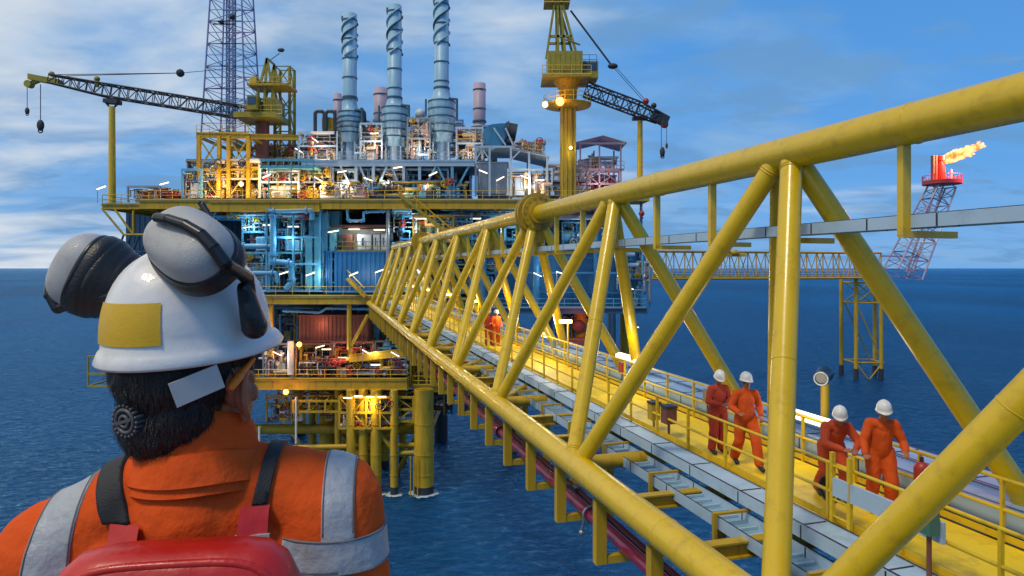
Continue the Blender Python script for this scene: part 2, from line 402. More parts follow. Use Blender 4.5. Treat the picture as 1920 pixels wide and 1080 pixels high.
# hangers under the left chord (carry the red pipes) and under the top chord (carry a tray)
s=sL(-1)+.9
HS=[]
while s<S1-1:
    HS.append(s)
    m=MB(); m.obox(B(s,cL+.0,zL-.95),B(.0,.0,0)-B(0,.11,0),B(.09,0,0)-B(0,0,0),V((0,0,.62)))
    m.obox(B(s,cL+.62,zL-1.50),B(0,0,0)-B(0,.50,0),B(.07,0,0)-B(0,0,0),V((0,0,.075)))
    m.obox(B(s,cL+1.22,zL-.86),B(0,0,0)-B(0,.09,0),B(.07,0,0)-B(0,0,0),V((0,0,.71)))
    m.build('hanger','yellow_old',br); s+=DS/3
s=S_at(1712,7.55)-2*DS/3+.02
HT=[]
while s<69:
    HT.append(s); m=MB()
    m.obox(B(s,cT+.02,1.0),B(0,0,0)-B(0,.065,0),B(.05,0,0)-B(0,0,0),V((0,0,.60)))
    m.obox(B(s,cT+.42,.415),B(0,0,0)-B(0,.46,0),B(.05,0,0)-B(0,0,0),V((0,0,.045)))
    m.build('tray_hanger','yellow',br); s+=DS/3
# red pipes
def bpipe(c,z,r,m,name,label,s0=-6,s1=75):
    t=thing(name,label,'pipe',B(s0,c,z)); MB().tube(B(s0,c,z),B(s1,c,z),r,n=24).build('pipe_run',m,t)
    s=s0+3; k=0
    while s<s1:
        q=MB(); q.tube(B(s-.05,c,z),B(s+.05,c,z),r*1.5,n=20); q.tube(B(s+.07,c,z),B(s+.17,c,z),r*1.5,n=20); q.build('flange','galv' if k%2 else m,t); s+=6.1; k+=1
    return t
bpipe(5.78,-5.53,.135,'magenta','pipe','glossy dark red pipe carried in the hangers below the left bottom tube')
bpipe(6.10,-5.58,.10,'magenta_dark','pipe','thinner very dark red pipe running inside the hangers next to the glossy red one')
# pipe clamps with silver chain seen under the near chord
q=MB(); s=S_at(1108,5.78); q.ring(B(s,5.78,-5.53),B(1,0,0)-B(0,0,0),.18,.035); q.tube(B(s,5.62,-5.6),B(s+.1,5.6,-5.95),.03); q.ball(B(s+.1,5.6,-5.95),.07)
tag(q.build('pipe_clamp','galv'),'silver clamp ring round the dark red pipe near the middle of the bridge','clamp')
# trays
def tray(name,label,c0,c1,z0,z1,s0,s1,joint=1.55,lid=False,mm='tray',rib=False):
    t=thing(name,label,'cable tray',B(s0,(c0+c1)/2,z0)); th=.02
    R=B(0,1,0)-B(0,0,0); U=B(1,0,0)-B(0,0,0); L_=(s1-s0)/2; mid=(s0+s1)/2
    for c in (c0,c1): MB().obox(B(mid,c,(z0+z1)/2),R*th,U*L_,V((0,0,(z1-z0)/2))).build('side_panel',mm,t)
    zf = z1-.012 if lid else z0+.03
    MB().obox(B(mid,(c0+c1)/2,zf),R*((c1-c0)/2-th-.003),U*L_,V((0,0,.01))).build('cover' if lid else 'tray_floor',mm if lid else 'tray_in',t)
    m=MB(); s=s0+.4
    while s<s1:
        for c in (c0,c1):
            m.obox(B(s,c,(z0+z1)/2),R*(th+.006),U*.012,V((0,0,(z1-z0)/2-.004)))
        if lid: m.obox(B(s,(c0+c1)/2,z1+.004),R*((c1-c0)/2-.03),U*.01,V((0,0,.006)))
        s+=joint
    for c in (c0,c1): m.obox(B(mid,c,z1+(.018 if lid else .006)),R*(th*.5),U*L_,V((0,0,.004)))
    m.build('joint_strip','steel_dark',t)
    if rib:
        m=MB(); s=s0+.1
        while s<min(s1,34):
            m.obox(B(s,(c0+c1)/2,z0+.065),R*((c1-c0)/2-.03),U*.02,V((0,0,.02))); s+=.27
        m.build('rung_set','tray',t)
    return t
tray('cable_tray','blue grey open tray with ribbed floor, the lower one left of the walkway',6.40,6.98,-4.40,-4.20,-6,74,rib=True)
tray('cable_tray','blue grey covered tray along the left edge of the yellow walkway',6.90,7.36,-4.06,-3.86,-6,74,lid=True)
tray('cable_tray','covered grey tray just outside the right handrail of the walkway',9.42,10.02,-3.75,-3.45,-6,73,lid=True)
tray('cable_tray','covered grey tray farthest to the right on the bridge, over the sea',10.12,10.80,-3.72,-3.45,-6,73,lid=True)
tray('cable_tray','pale greenish grey tray hung lower beneath the covered trays at right',9.55,10.3,-4.25,-3.95,-6,73,lid=True)
tray('cable_tray','slim blue grey tray hung beneath the big top tube against the sky',7.50,7.86,.50,.67,-5,69,joint=1.12,lid=False)
# brackets over the lower tray
bk=None; s=S_at(1340,6.3)-2*DS/3; i=0
while s<60:
    if bk is None:
        bk=thing('tray_bracket','yellow square bracket over the ribbed tray','bracket',B(s,6.3,-4.6),'brackets along the ribbed tray')
        R=B(0,1,0)-B(0,0,0); U=B(1,0,0)-B(0,0,0)
        MB().obox(B(s,6.3,-4.40),R*.03,U*.03,V((0,0,.29))).build('post','yellow_old',bk)
        MB().obox(B(s,6.65,-4.13),R*.32,U*.035,V((0,0,.02))).build('top_bar','yellow_old',bk)
        MB().obox(B(s,6.60,-4.60),R*.33,U*.03,V((0,0,.02))).build('lower_bar','yellow_old',bk)
        names=['hidden from the post by the frame edge']
    else: dup(bk,B(s,6.3,-4.6),'yellow bracket number')
    s+=DS/3/1.5*1.0 if False else DS/3; i+=1
ordn=['nearest','second','third','fourth','fifth','sixth','seventh','eighth','ninth','tenth','eleventh','twelfth','thirteenth','fourteenth','fifteenth','sixteenth','seventeenth','eighteenth','nineteenth','twentieth','twenty-first','twenty-second','twenty-third','twenty-fourth','twenty-fifth','twenty-sixth','twenty-seventh','twenty-eighth','twenty-ninth','thirtieth']
bs=[o for o in COL.objects if o.name.startswith('tray_bracket')]
bs.sort(key=lambda o:o.location.y)
for i,o in enumerate(bs): o['label']='yellow square bracket over the ribbed tray, %s from the camera'%ordn[i]
# walkway
R=B(0,1,0)-B(0,0,0); U=B(1,0,0)-B(0,0,0)
MB().obox(B(34,8.33,-3.93),R*.90,U*41,V((0,0,.03))).build('walkway','yellow_floor',kind='structure')
m=MB(); s=-6
while s<75: m.ibeam(B(s,7.1,-4.06),B(s,10.0,-4.06),.12,.18,.02); s+=DS/3
m.obox(B(34,7.40,-4.02),R*.012,U*41,V((0,0,.08))); m.obox(B(34,9.30,-4.02),R*.012,U*41,V((0,0,.1)))
m.build('walkway_joists','yellow_old',kind='structure')
def handrail(c,label,s0=-5,s1=74,sp=DS/5):
    t=thing('handrail',label,'handrail',B(s0,c,-3.9)); s=s0
    while s<s1:
        MB().obox(B(s,c,-3.45),R*.028,U*.02,V((0,0,.45))).build('post','yellow_rail',t); s+=sp
    for z in (-3.0,-3.43): MB().tube(B(s0,c,z),B(s1,c,z),.027,n=12).build('rail','yellow_rail',t)
    MB().obox(B((s0+s1)/2,c+.03,-3.83),R*.008,U*((s1-s0)/2),V((0,0,.05))).build('toe_board','yellow_rail',t)
handrail(7.47,'yellow handrail along the left side of the walkway, in front of the workers')
handrail(9.24,'yellow handrail along the right side of the walkway, behind the workers')
# near left: gate ladder, white panels clipped to the rail
t=thing('ladder','short bright yellow ladder frame beside the white panels on the left handrail','ladder',B(S_at(1585,7.3),7.3,-3.9))
s=S_at(1588,7.35)
for ds_ in (0,.34): MB().obox(B(s+ds_,7.40,-3.35),R*.03,U*.03,V((0,0,.55))).build('stile','yellow_rail',t)
for z in (-3.75,-3.5,-3.25,-3.0): MB().tube(B(s,7.40,z),B(s+.34,7.40,z),.022,n=8).build('rung','yellow_rail',t)
for (Xa,Xb,w_) in ((1563,1592,'small end'),(1596,1690,'long middle'),(1697,1770,'near')):
    sa=S_at(Xa,7.38); sb=S_at(Xb,7.38)
    m=MB(); m.obox(B((sa+sb)/2,7.385,-3.30),R*.025,U*(abs(sb-sa)/2),V((0,0,.135)))
    tag(m.build('panel','tray'),'%s pale blue grey panel fixed low on the left handrail'%w_,'panel','pale panels on the left handrail')
# valves / boxes on the rail
def railbox(X,c,z0,z1,w_,m_,name,label,cat):
    s=S_at(X,c); t=thing(name,label,cat,B(s,c,z0)); MB().obox(B(s,c,(z0+z1)/2),R*w_*.5,U*w_*.5,V((0,0,(z1-z0)/2))).build('housing',m_,t)
    MB().obox(B(s,c,z1+.03),R*w_*.56,U*w_*.56,V((0,0,.025))).build('lid','steel_dark',t)
    MB().tube(B(s,c,-3.9),B(s,c,z0),.03,n=8).build('post',m_ if m_!='green_box' else 'brownred',t)
    return t
railbox(1742,7.25,-3.32,-2.98,.16,'green_box','junction_box','dark green box on a thin red brown post, outside the left handrail','box')
railbox(1226,7.55,-3.62,-3.25,.22,'yellow_old','junction_box','brownish box at the foot of the left handrail beyond the two workers','box')
railbox(1254,7.55,-3.55,-3.2,.26,'brownred','junction_box','round dark box beside the brownish box by the left handrail','box')
s=S_at(1728,8.9); t=thing('fire_extinguisher','dark red rounded bottle by the walkway behind the thick diagonal','fire extinguisher',B(s,8.9,-3.9))
m=MB(); m.tube(B(s,8.9,-3.55),B(s,8.9,-3.12),.11,n=20); m.ball(B(s,8.9,-3.12),.11); m.build('bottle','red',t); MB().tube(B(s,8.9,-3.02),B(s,8.9,-2.94),.03).build('valve','steel_dark',t)
# pole with floodlight
s=S_at(1547,9.9); t=thing('lamp_pole','yellow pole with a black searchlight head standing beyond the right handrail','lamp pole',B(s,9.9,-3.4))
y=B(s,9.9,0).y; z1=(502-722)/F*y
MB().tube(B(s,9.9,-3.45),B(s,9.9,z1),.085,n=14).build('pole','yellow_old',t)
m=MB(); m.tube(B(s-.12,9.7,z1+.12),B(s+.12,10.0,z1+.16),.13,.17,n=18); m.tube(B(s,9.9,z1),B(s,9.9,z1+.12),.04); m.build('searchlight','black_plastic',t)
m=MB(); m.ring(B(s-.13,9.69,z1+.12),B(.24,.3,0)-B(0,0,0),.13,.02); m.build('rim','galv',t)
MB().tube(B(s+.1,10.02,-3.4),B(s+.1,10.02,z1-.1),.03).build('conduit','steel_dark',t)
# long lamps lying on the right handrail
def flu_bridge(X,c,z,l,label):
    s=S_at(X,c); t=thing('work_lamp',label,'lamp',B(s,c,z-.1)); MB().obox(B(s,c,z),R*.10,U*(l/2),V((0,0,.07))).build('housing','white',t)
    MB().obox(B(s,c-.115,z),R*.012,U*(l/2-.03),V((0,0,.055))).build('tube','lamp_white',t)
    MB().obox(B(s,c,z+.085),R*.05,U*(l/2-.03),V((0,0,.012))).build('top_lens','lamp_white',t)
    MB().tube(B(s,c,-3.5),B(s,c,z-.07),.03).build('post','yellow_rail',t)
flu_bridge(1184,9.6,-3.0,1.9,'bright white work lamp on the right handrail in front of the blue sea')
flu_bridge(1508,9.6,-3.12,1.5,'bright white work lamp on the tray just right of the vertical yellow post')
flu_bridge(1018,9.6,-3.1,1.6,'small bright lamp on the right handrail, farthest of the three on the bridge')
for (X,c,z,e) in ((1184,8.9,-2.6,50),(1508,9.0,-2.5,28),(1018,8.8,-2.5,70)):
    l=bpy.data.lights.new('work_lamp_light','POINT'); l.energy=e; l.color=(1,.93,.75); l.shadow_soft_size=.3
    o=bpy.data.objects.new('work_lamp_light',l); COL.objects.link(o); o.location=B(S_at(X,c),c,z)
for j,sx in enumerate((24,31,39,48,58,68)):
    t=thing('bulkhead_lamp','small yellow white lamp on the walkway rail, %s of six towards the platform'%ordn[j].replace('nearest','nearest'),'lamp',B(sx,9.15,-3.9),'bulkhead lamps along the walkway')
    MB().tube(B(sx,9.15,-3.9),B(sx,9.15,-2.2),.035).build('pole','yellow_rail',t); MB().obox(B(sx,9.05,-2.15),R*.22,U*.12,V((0,0,.06))).build('lens','lamp_warm',t)
    l=bpy.data.lights.new('bulkhead_light','POINT'); l.energy=80; l.color=(1,.75,.3); l.shadow_soft_size=.2
    o=bpy.data.objects.new('bulkhead_light',l); COL.objects.link(o); o.location=B(sx,8.6,-2.3)
# deck the foreground worker and the camera stand on (below the frame)
MB().box((-3.4,-4,-1.86),(2.6,2.3,-1.80)).build('worker_deck','deck_steel',kind='structure')

# cable bundle clipped under the top tray rail and a few loose bundles on the walkway edge
rngb=random.Random(8)
t=thing('cable_bundle','black cables strapped along the foot of the right handrail','cables',B(0,9.33,-3.8))
for i in range(4):
    pts=[B(-5+77*j/60,9.33+.02*i+rngb.uniform(-.012,.012),-3.78+.035*(i%2)+rngb.uniform(-.012,.012)) for j in range(61)]
    MB().poly(pts,.017,n=6).build('cable','steel_dark',t)
for j,(s_,c_,lab,m_) in enumerate(((9.2,9.33,'small grey junction box on the right handrail behind the near pair','galv'),(14.6,9.33,'small grey junction box on the right handrail left of the white lamp','galv'),(19.5,9.33,'small red alarm box on the right handrail, left of the pair beyond the post','red'),(26.0,9.33,'small grey junction box on the right handrail near the second lamp','galv'))):
    t=thing('junction_box',lab,'box',B(s_,c_,-3.5)); MB().obox(B(s_,c_-.06,-3.25),R*.06,U*.13,V((0,0,.16))).build('housing',m_,t); MB().tube(B(s_,c_-.06,-3.41),B(s_,c_-.06,-3.8),.018,n=6).build('conduit','steel_dark',t)
t=thing('fire_hose_reel','dark coiled hose ring hanging on the left handrail by the near pair','hose',B(S_at(1552,7.52),7.52,-3.7))
m=MB(); s=S_at(1552,7.52)
for k in range(3): m.ring(B(s,7.55+.035*k,-3.45),R,.20-.01*k,.022,24,6)
m.build('hose_coil','steel_dark',t); MB().tube(B(s,7.47,-3.45),B(s,7.66,-3.45),.04).build('hub','red',t)
# ------------------------------------------------------------------ the production platform
rng=random.Random(11)
FD=77.
def wx(X,d=FD): return (X-960)/F*d
def wz(Y,d=FD): return (HOR-Y)/F*d
def deck(name,label,x0,x1,y0,y1,ztop,h,m='yellow_old',rail=True,railm='yellow_rail',plate='deck_steel',sp=2.0,skip=None):
    t=thing(name,label,'deck',((x0+x1)/2,y0,ztop-h))
    m1=MB(); 
    for (a,b) in (((x0,y0),(x1,y0)),((x1,y0),(x1,y1)),((x1,y1),(x0,y1)),((x0,y1),(x0,y0))):
        m1.ibeam((a[0],a[1],ztop-h/2-.03),(b[0],b[1],ztop-h/2-.03),.35,h,.09)
    n=int((x1-x0)/sp)
    for i in range(1,n): m1.beam((x0+(x1-x0)*i/n,y0-.02,ztop-h/2-.03),(x0+(x1-x0)*i/n,y0+.16,ztop-h/2-.03),.06,h-.2)
    m1.build('edge_girder',m,t)
    MB().box((x0-.15,y0-.15,ztop),(x1+.15,y1+.15,ztop+.05)).build('plating',plate,t)
    m2=MB(); k=max(2,int((x1-x0)/4.5))
    for i in range(1,k): x=x0+(x1-x0)*i/k; m2.ibeam((x,y0+.3,ztop-h*.5),(x,y1-.3,ztop-h*.5),.3,h*.8,.06)
    m2.build('joists',m,t)
    if rail:
        segs=[((x0,y0),(x1,y0)),((x0,y0),(x0,y1)),((x1,y0),(x1,y1))]
        for a,b in segs: rail_mb((a[0],a[1],ztop+.05),(b[0],b[1],ztop+.05),1.1,1.9,.035).build('railing',railm,t)
    return t
ZM=wz(376); ZC=wz(556); ZL=wz(713); ZS=wz(792)
xr=wx(1205)
deck('platform_deck','main deck with a long yellow edge girder running across the platform under the stacks',wx(262),wx(1150),FD,106,ZM,.95)
deck('platform_deck','left wing of the main deck under the crane boom rest post',wx(182),wx(262)-.5,FD+1,100,ZM-.35,.55)
deck('platform_deck','middle yellow deck where the bridge lands',wx(232),wx(770),FD,105,ZC,.85)
deck('platform_deck','lower yellow deck with grey railings above the orange spotlight',wx(232),wx(762),FD+.5,104,ZL,1.15)
deck('platform_deck','lower deck part behind the bridge hangers with the darker railing',wx(764)+.4,wx(905),FD+1.5,102,ZL-.9,.7)
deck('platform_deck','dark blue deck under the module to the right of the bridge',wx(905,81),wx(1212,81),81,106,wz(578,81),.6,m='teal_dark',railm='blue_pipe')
# deepened girder left, slanted brackets under the left wing
m=MB(); m.ibeam((wx(395),FD-.2,ZM-.75),(wx(600),FD-.2,ZM-.75),.4,1.15,.09); tag(m.build('box_girder','yellow_old'),'deeper yellow girder hung below the left half of the main deck edge','girder')
t=thing('deck_bracket','slanting yellow struts below the left wing of the main deck','bracket',(wx(225),FD,wz(440)))
for a,b in (((192,392),(232,440)),((215,392),(250,440)),((232,440),(290,440)),((250,395),(250,440))):
    MB().tube(W(*a,FD+.6),W(*b,FD+.6),.13,n=8).build('strut','yellow_old',t)
for a,b in (((232,440),(218,478)),((246,440),(228,482)),((262,440),(245,480)),((220,478),(290,470)),((276,440),(262,480))):
    MB().tube(W(*a,FD+2),W(*b,FD+2),.12,n=8).build('strut','teal_dark',t)
# small basket frame left of the helmet and boat landing frames
t=thing('basket_frame','small yellow open box frame sticking out left of the helmet over the sea','frame',W(198,725,FD))
x0,x1,z0,z1=wx(165),wx(240),wz(724),wz(668)
for z in (z0,(z0+z1)/2-.3,z1):
    for y in (FD,FD+4): MB().beam((x0,y,z),(x1,y,z),.18,.22).build('rail','green_yellow',t)
for x in (x0,(x0+x1)/2,x1):
    for y in (FD,FD+4): MB().beam((x,y,z0),(x,y,z1),.16,.16).build('post','green_yellow',t)
for x in (x0,(x0+x1)/2,x1): MB().beam((x,FD,z0),(x,FD+4,z0),.16,.16).build('floor_beam','green_yellow',t)
# columns between decks
for i,(X,Ya,Yb,d,r,mm,lab) in enumerate([(508,572,668,FD+.4,.28,'yellow_old','short yellow column below the middle deck, next to the helmet'),(655,568,655,FD+.4,.28,'yellow_old','short yellow column below the middle deck, near the bridge end'),
    (545,640,702,FD+.3,.36,'white','white column standing on the lower deck right of the helmet'),(727,390,560,FD+.8,.2,'galv','slim grey column from the main deck down to the middle deck'),
    (905,388,565,82,.5,'teal','thick blue column behind the bridge under the main deck'),(1005,388,570,82,.5,'teal','thick blue column right of the bolted collar under the main deck'),(1120,392,575,82,.5,'teal','thick blue column at the right end under the main deck')]):
    tag(MB().tube(W(X,Ya,d),W(X,Yb,d),r,n=14).build('column',mm),lab,'column')
m=MB(); m.tube(W(655,655,FD+.4),W(690,590,FD+.4),.2,n=8); m.ibeam(W(655,672,FD+.5),W(765,660,FD+.5),.3,.9,.07)
tag(m.build('knee_brace','yellow_old'),'yellow diagonal knee brace and short beam under the bridge landing','brace')
# ---- jacket legs
t=thing('jacket','yellow steel jacket of round legs and braces carrying the platform out of the sea','platform legs',(wx(700),FD,SEA))
legs=[(795,755,FD,1.12),(613,765,FD+8,1.0),(634,765,FD+2,.40),(658,770,FD-.5,.50),(681,770,FD,.52),(705,770,FD-.3,.62),(739,770,FD-.5,.44),(586,770,FD+11,.5),(648,770,FD+10,.45),(669,770,FD+8,.5),(693,770,FD+9,.5),(722,770,FD+10,.5),(755,770,FD+12,.5),(560,775,104,1.1),(300,775,FD+5,1.1),(400,775,104,1.1)]
for X,Y0,d,r in legs:
    x=wx(X,d); MB().tube((x,d,ZL-1),(x,d,SEA-4),r,n=28).build('leg','yellow_old',t)
    m=MB(); m.tube((x,d,SEA-.2),(x,d,SEA+.9),r+.012,n=28); m.build('tide_band','steel_dark',t)
    m=MB()
    for zz in (SEA+2.2,SEA+4.5,SEA+8): m.tube((x,d,zz),(x,d,zz+.12),r+.05,n=28)
    build_split(m,'weld_ring','yellow_old',t)
for X,d in ((827,100),(960,95),(1090,84),(1175,100)):
    x=wx(X,d); MB().tube((x,d,wz(590,81)),(x,d,SEA-4),1.0,n=20).build('leg','steel_dark' if X==827 else 'yellow_old',t)
for j,(X,Y0,d,r) in enumerate(legs[:7]):
    q=MB(); x=wx(X,d); gg=random.Random(j)
    rows=[[V((x+cos(2*pi*i/40)*(r+k_*(.5+.45*noise.noise(V((i*.4,j,k_))))),d+sin(2*pi*i/40)*(r+k_*(.5+.45*noise.noise(V((i*.4,j,k_))))),SEA+.05-.03*k_)) for i in range(40)] for k_ in (0.02,.55,1.1)]
    q.grid(rows,close=True); q.build('foam','foam',kind='stuff')
zb=wz(828)
for a_,b_ in (((520,775,104),(613,900,85)),((613,775,85),(705,905,85)),((705,775,87),(613,905,85)),((795,790,78),(738,900,85))): MB().tube(W(*a_),W(*b_),.28,n=10).build('brace','yellow_old',t)
MB().tube((wx(300),FD+6,zb),(wx(790),FD+6,zb),.6,n=16).build('brace','yellow_old',t)
MB().tube((wx(480),FD+1,wz(845)),(wx(790),FD+1,wz(838)),.3,n=12).build('brace','yellow_old',t)
MB().tube(W(700,798,FD),W(742,850,FD),.26,n=10).build('brace','green_yellow',t)
MB().tube(W(742,850,FD),W(790,848,FD),.26,n=10).build('brace','green_yellow',t)
MB().tube((wx(795),FD,zb),(wx(827,100),100,zb),.5,n=12).build('brace','yellow_old',t)
MB().tube((wx(795),FD,wz(780)),(wx(613,FD+8),FD+8,SEA),.4,n=12).build('brace','yellow_old',t)
for X in (773,779,786): MB().tube((wx(X),FD-1.3,wz(850)),(wx(X),FD-1.3,SEA),.07,n=6).build('riser','yellow_old',t)
for X,Ya,Yb in ((555,745,832),(486,800,850)): MB().tube(W(X,Ya,FD-.5),W(X,Yb,FD-.5),.12,n=8).build('riser','white',t)
# hung service frames under the lower deck
def cage(X0,Y0,X1,Y1,d,dep,m,label,nx=3,nz=2,diag=True,name='service_frame'):
    x0,x1,z0,z1=wx(X0,d),wx(X1,d),wz(Y1,d),wz(Y0,d)
    t=thing(name,label,'frame',((x0+x1)/2,d,z0)); 
    p=MB(); b=MB(); g=MB()
    for y in (d,d+dep):
        for i in range(nx+1): x=x0+(x1-x0)*i/nx; p.beam((x,y,z0),(x,y,z1),.22,.22)
        for j in range(nz+1): z=z0+(z1-z0)*j/nz; b.beam((x0-.12,y+.004,z),(x1+.12,y+.004,z),.2,.24)
        if diag:
            for i in range(nx):
                for j in range(nz):
                    xa,xb=x0+(x1-x0)*i/nx,x0+(x1-x0)*(i+1)/nx; za,zb_=z0+(z1-z0)*j/nz,z0+(z1-z0)*(j+1)/nz
                    if (i+j)%2: xa,xb=xb,xa
                    g.tube((xa,y,za),(xb,y,zb_),.07,n=6)
    for i in range(nx+1):
        x=x0+(x1-x0)*i/nx
        for j in range(nz+1): z=z0+(z1-z0)*j/nz; b.beam((x,d,z),(x,d+dep,z),.16,.18)
    build_split(p,'post',m,t); b.build('beams',m,t)
    if diag: g.build('bracing',m,t)
    return t
cage(550,752,640,772,FD-.3,3,'yellow_old','shallow yellow frame under the lower deck, beside the collar',3,1,False)
cage(636,745,738,803,FD-.8,4,'yellow_old','yellow frame basket with warm lamps hung above the row of conductors',4,2)
cage(742,745,775,790,FD,3,'yellow_old','narrow yellow frame between the lamp basket and the thick leg',1,2)
cage(770,640,905,725,FD+2,3,'yellow_old','tall yellow frame of many uprights behind the bridge hangers',9,2,False)
cage(500,395,600,545,FD+.3,4,'blue_pipe','blue pipe support frame under the main deck, left of the ducts',2,3,False)
# ---- process equipment generator
PAL={'warm':['white','cream','cream','pink','galv','frame_blue','yellow_old','white'],
     'cool':['blue_pipe','duct_blue','galv','frame_blue','teal','blue_pipe','white'],
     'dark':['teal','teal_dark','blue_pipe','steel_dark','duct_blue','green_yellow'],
     'red':['red','brownred','yellow_old','steel_dark','galv','red','white'],
     'gold':['yellow_old','cream','green_yellow','yellow','brownred','white']}
def vessel_h(t,x0,x1,y,z,r,m):
    q=MB(); q.tube((x0,y,z),(x1,y,z),r,n=20,caps=False)
    for x in (x0,x1): q.ball((x,y,z),(r*.5,r,r),20,10)
    v=q.build('vessel',m,t); t=v
    b=MB()
    for k in (.2,.5,.8): x=x0+(x1-x0)*k; b.tube((x-.06,y,z),(x+.06,y,z),r+.05,n=20)
    b.tube((x0+(x1-x0)*.35,y,z+r*.9),(x0+(x1-x0)*.35,y,z+r+.4),.18,n=10); b.tube((x0+(x1-x0)*.35,y,z+r+.35),(x0+(x1-x0)*.35,y,z+r+.45),.3,n=10)
    build_split(b,'band','galv',t)
    s=MB()
    for k in (.22,.78): x=x0+(x1-x0)*k; s.box((x-.15,y-r*.8,z-r-.5),(x+.15,y+r*.8,z-r*.6))
    build_split(s,'saddle','steel_dark',t)
def vessel_v(t,x,y,z0,z1,r,m):
    q=MB(); q.tube((x,y,z0+r*.5),(x,y,z1-r*.5),r,n=20,caps=False); q.ball((x,y,z0+r*.5),(r,r,r*.5),20,10); q.ball((x,y,z1-r*.5),(r,r,r*.5),20,10)
    t=q.build('vessel',m,t); b=MB()
    for k in (.25,.55,.85): z=z0+(z1-z0)*k; b.tube((x,y,z-.06),(x,y,z+.06),r+.06,n=20)
    b.tube((x,y,z1-.1),(x,y,z1+.4),.15,n=8); b.build('bands','galv',t)
def skid(label,X0,Y0,X1,Y1,d,dep,pal,frame='frame_blue',npipe=9,nv=2,seed=0,levels=2,nbox=2,name='process_skid',cat='process equipment',roof=False,wall=None,closed=True):
    g=random.Random(seed*7+3)
    x0,x1,z0,z1=wx(X0,d),wx(X1,d),wz(Y1,d),wz(Y0,d); P=PAL[pal]
    t=thing(name,label,cat,((x0+x1)/2,d,z0)); w_=x1-x0; h_=z1-z0
    if wall: 
        q=MB(); q.box((x0,d+dep*.82,z0),(x1,d+dep*.85,z1)); n=int(w_/.6)
        for i in range(n): xx=x0+w_*(i+.5)/n; q.box((xx-.1,d+dep*.82-.07,z0),(xx+.1,d+dep*.82-.001,z1))
        q.build('wall_panel',wall,t)
    if frame:
        nx=max(1,round(w_/3.5))
        for y in (d,d+dep*.8):
            q=MB()
            for i in range(nx+1): x=x0+w_*i/nx; q.beam((x,y,z0),(x,y,z1),.2,.2)
            for j in range(1,levels+1): z=z0+h_*j/levels; q.beam((x0-.1,y-.003,z),(x1+.1,y-.003,z),.18,.24)
            q.build('frame',frame,t)
        for j in range(1,levels):
            z=z0+h_*j/levels; rail_mb((x0,d-.1,z+.12),(x1,d-.1,z+.12),.95,1.6,.03,toe=False).build('railing','galv' if g.random()<.5 else 'yellow_rail',t)
        if levels>1:
            q=MB()
            for j in range(1,levels): z=z0+h_*j/levels; q.box((x0,d+.1,z-.04),(x1,d+dep*.8,z+.04))
            q.build('floor_grating','steel_dark',t)
    if roof: MB().box((x0-.4,d-.5,z1+.13),(x1+.4,d+dep*.8,z1+.28)).build('roof',P[0],t)
    lh=h_/max(1,levels)
    for i in range(nv):
        j=g.randrange(max(1,levels)); zb=z0+lh*j+.15; m_=g.choice(P); yy=d+dep*g.uniform(.15,.6)
        if g.random()<.35 and w_>3:
            r=min(lh*.28,g.uniform(.4,.85)); L_=min(w_*.6,g.uniform(1.6,3.6)); xa=g.uniform(x0+.2,max(x0+.3,x1-L_-.2)); vessel_h(t,xa,xa+L_,yy,zb+r+.5 if lh>2*r+.8 else zb+r,r,m_)
        else:
            r=g.uniform(.25,.6); xx=g.uniform(x0+r,x1-r) if w_>2*r else (x0+x1)/2; vessel_v(t,xx,yy,zb,zb+min(lh*.9,g.uniform(2.2,4.5)),r,m_)
    for i in range(nbox):
        j=g.randrange(max(1,levels)); zb=z0+lh*j+.05; bw=g.uniform(.6,1.6); bh=min(lh*.8,g.uniform(.8,2.2)); xx=g.uniform(x0,max(x0+.1,x1-bw)); yy=d+dep*g.uniform(.03,.3)
        q=MB(); q.box((xx,yy,zb),(xx+bw,yy+.8,zb+bh)); cb=q.build('cabinet',g.choice(P),t)
        q=MB(); q.box((xx+.08,yy-.03,zb+bh*.12),(xx+bw*.47,yy-.002,zb+bh*.92)); q.box((xx+bw*.53,yy-.03,zb+bh*.12),(xx+bw-.08,yy-.002,zb+bh*.92)); q.build('cabinet_doors',g.choice(P),cb)
    for i in range(int(nv*2.5)+2):          # short upright spools, control panels and bottles on the front edge
        xx=g.uniform(x0+.1,x1-.1); j=g.randrange(max(1,levels)); zb=z0+lh*j+.05; hh=lh*g.uniform(.3,.85); yy=d+dep*g.uniform(.0,.12); r=g.choice((.06,.08,.1,.14)); m_=g.choice(P)
        q=MB(); q.tube((xx,yy,zb),(xx,yy,zb+hh),r,n=8); q.tube((xx,yy,zb+hh*.4),(xx,yy,zb+hh*.4+.12),r*1.9,n=10); q.tube((xx,yy,zb+hh*.75),(xx,yy,zb+hh*.75+.1),r*1.9,n=10)
        q.tube((xx,yy,zb+hh),(xx+g.choice((-1,1))*g.uniform(.3,1.1),yy,zb+hh),r,n=8); q.ball((xx,yy,zb+hh),r,8,6); q.build('spool',m_,t)
    for i in range(int(npipe*1.5)):
        r=g.choice((.06,.07,.09,.12,.16,.2,.26)); p=[V((g.uniform(x0,x1),d+dep*g.uniform(-.03,.7),g.uniform(z0+.2,z1)))]
        ax=g.choice('xz')
        for k in range(g.randrange(2,6)):
            q=p[-1].copy()
            if ax=='x': q.x=min(x1,max(x0,q.x+g.choice((-1,1))*g.uniform(.8,w_*.6)))
            elif ax=='z': q.z=min(z1-.1,max(z0+.1,q.z+g.choice((-1,1))*g.uniform(.7,h_*.7)))
            else: q.y=min(d+dep*.8,max(d-.2,q.y+g.uniform(-1,1)*dep*.4))
            if (q-p[-1]).length>.3: p.append(q)
            ax={'x':g.choice('zzy'),'z':g.choice('xxy'),'y':g.choice('xz')}[ax]
        if len(p)<2: continue
        m_=g.choice(P); pb=MB().poly(p,r,n=8).build('pipe',m_,t)
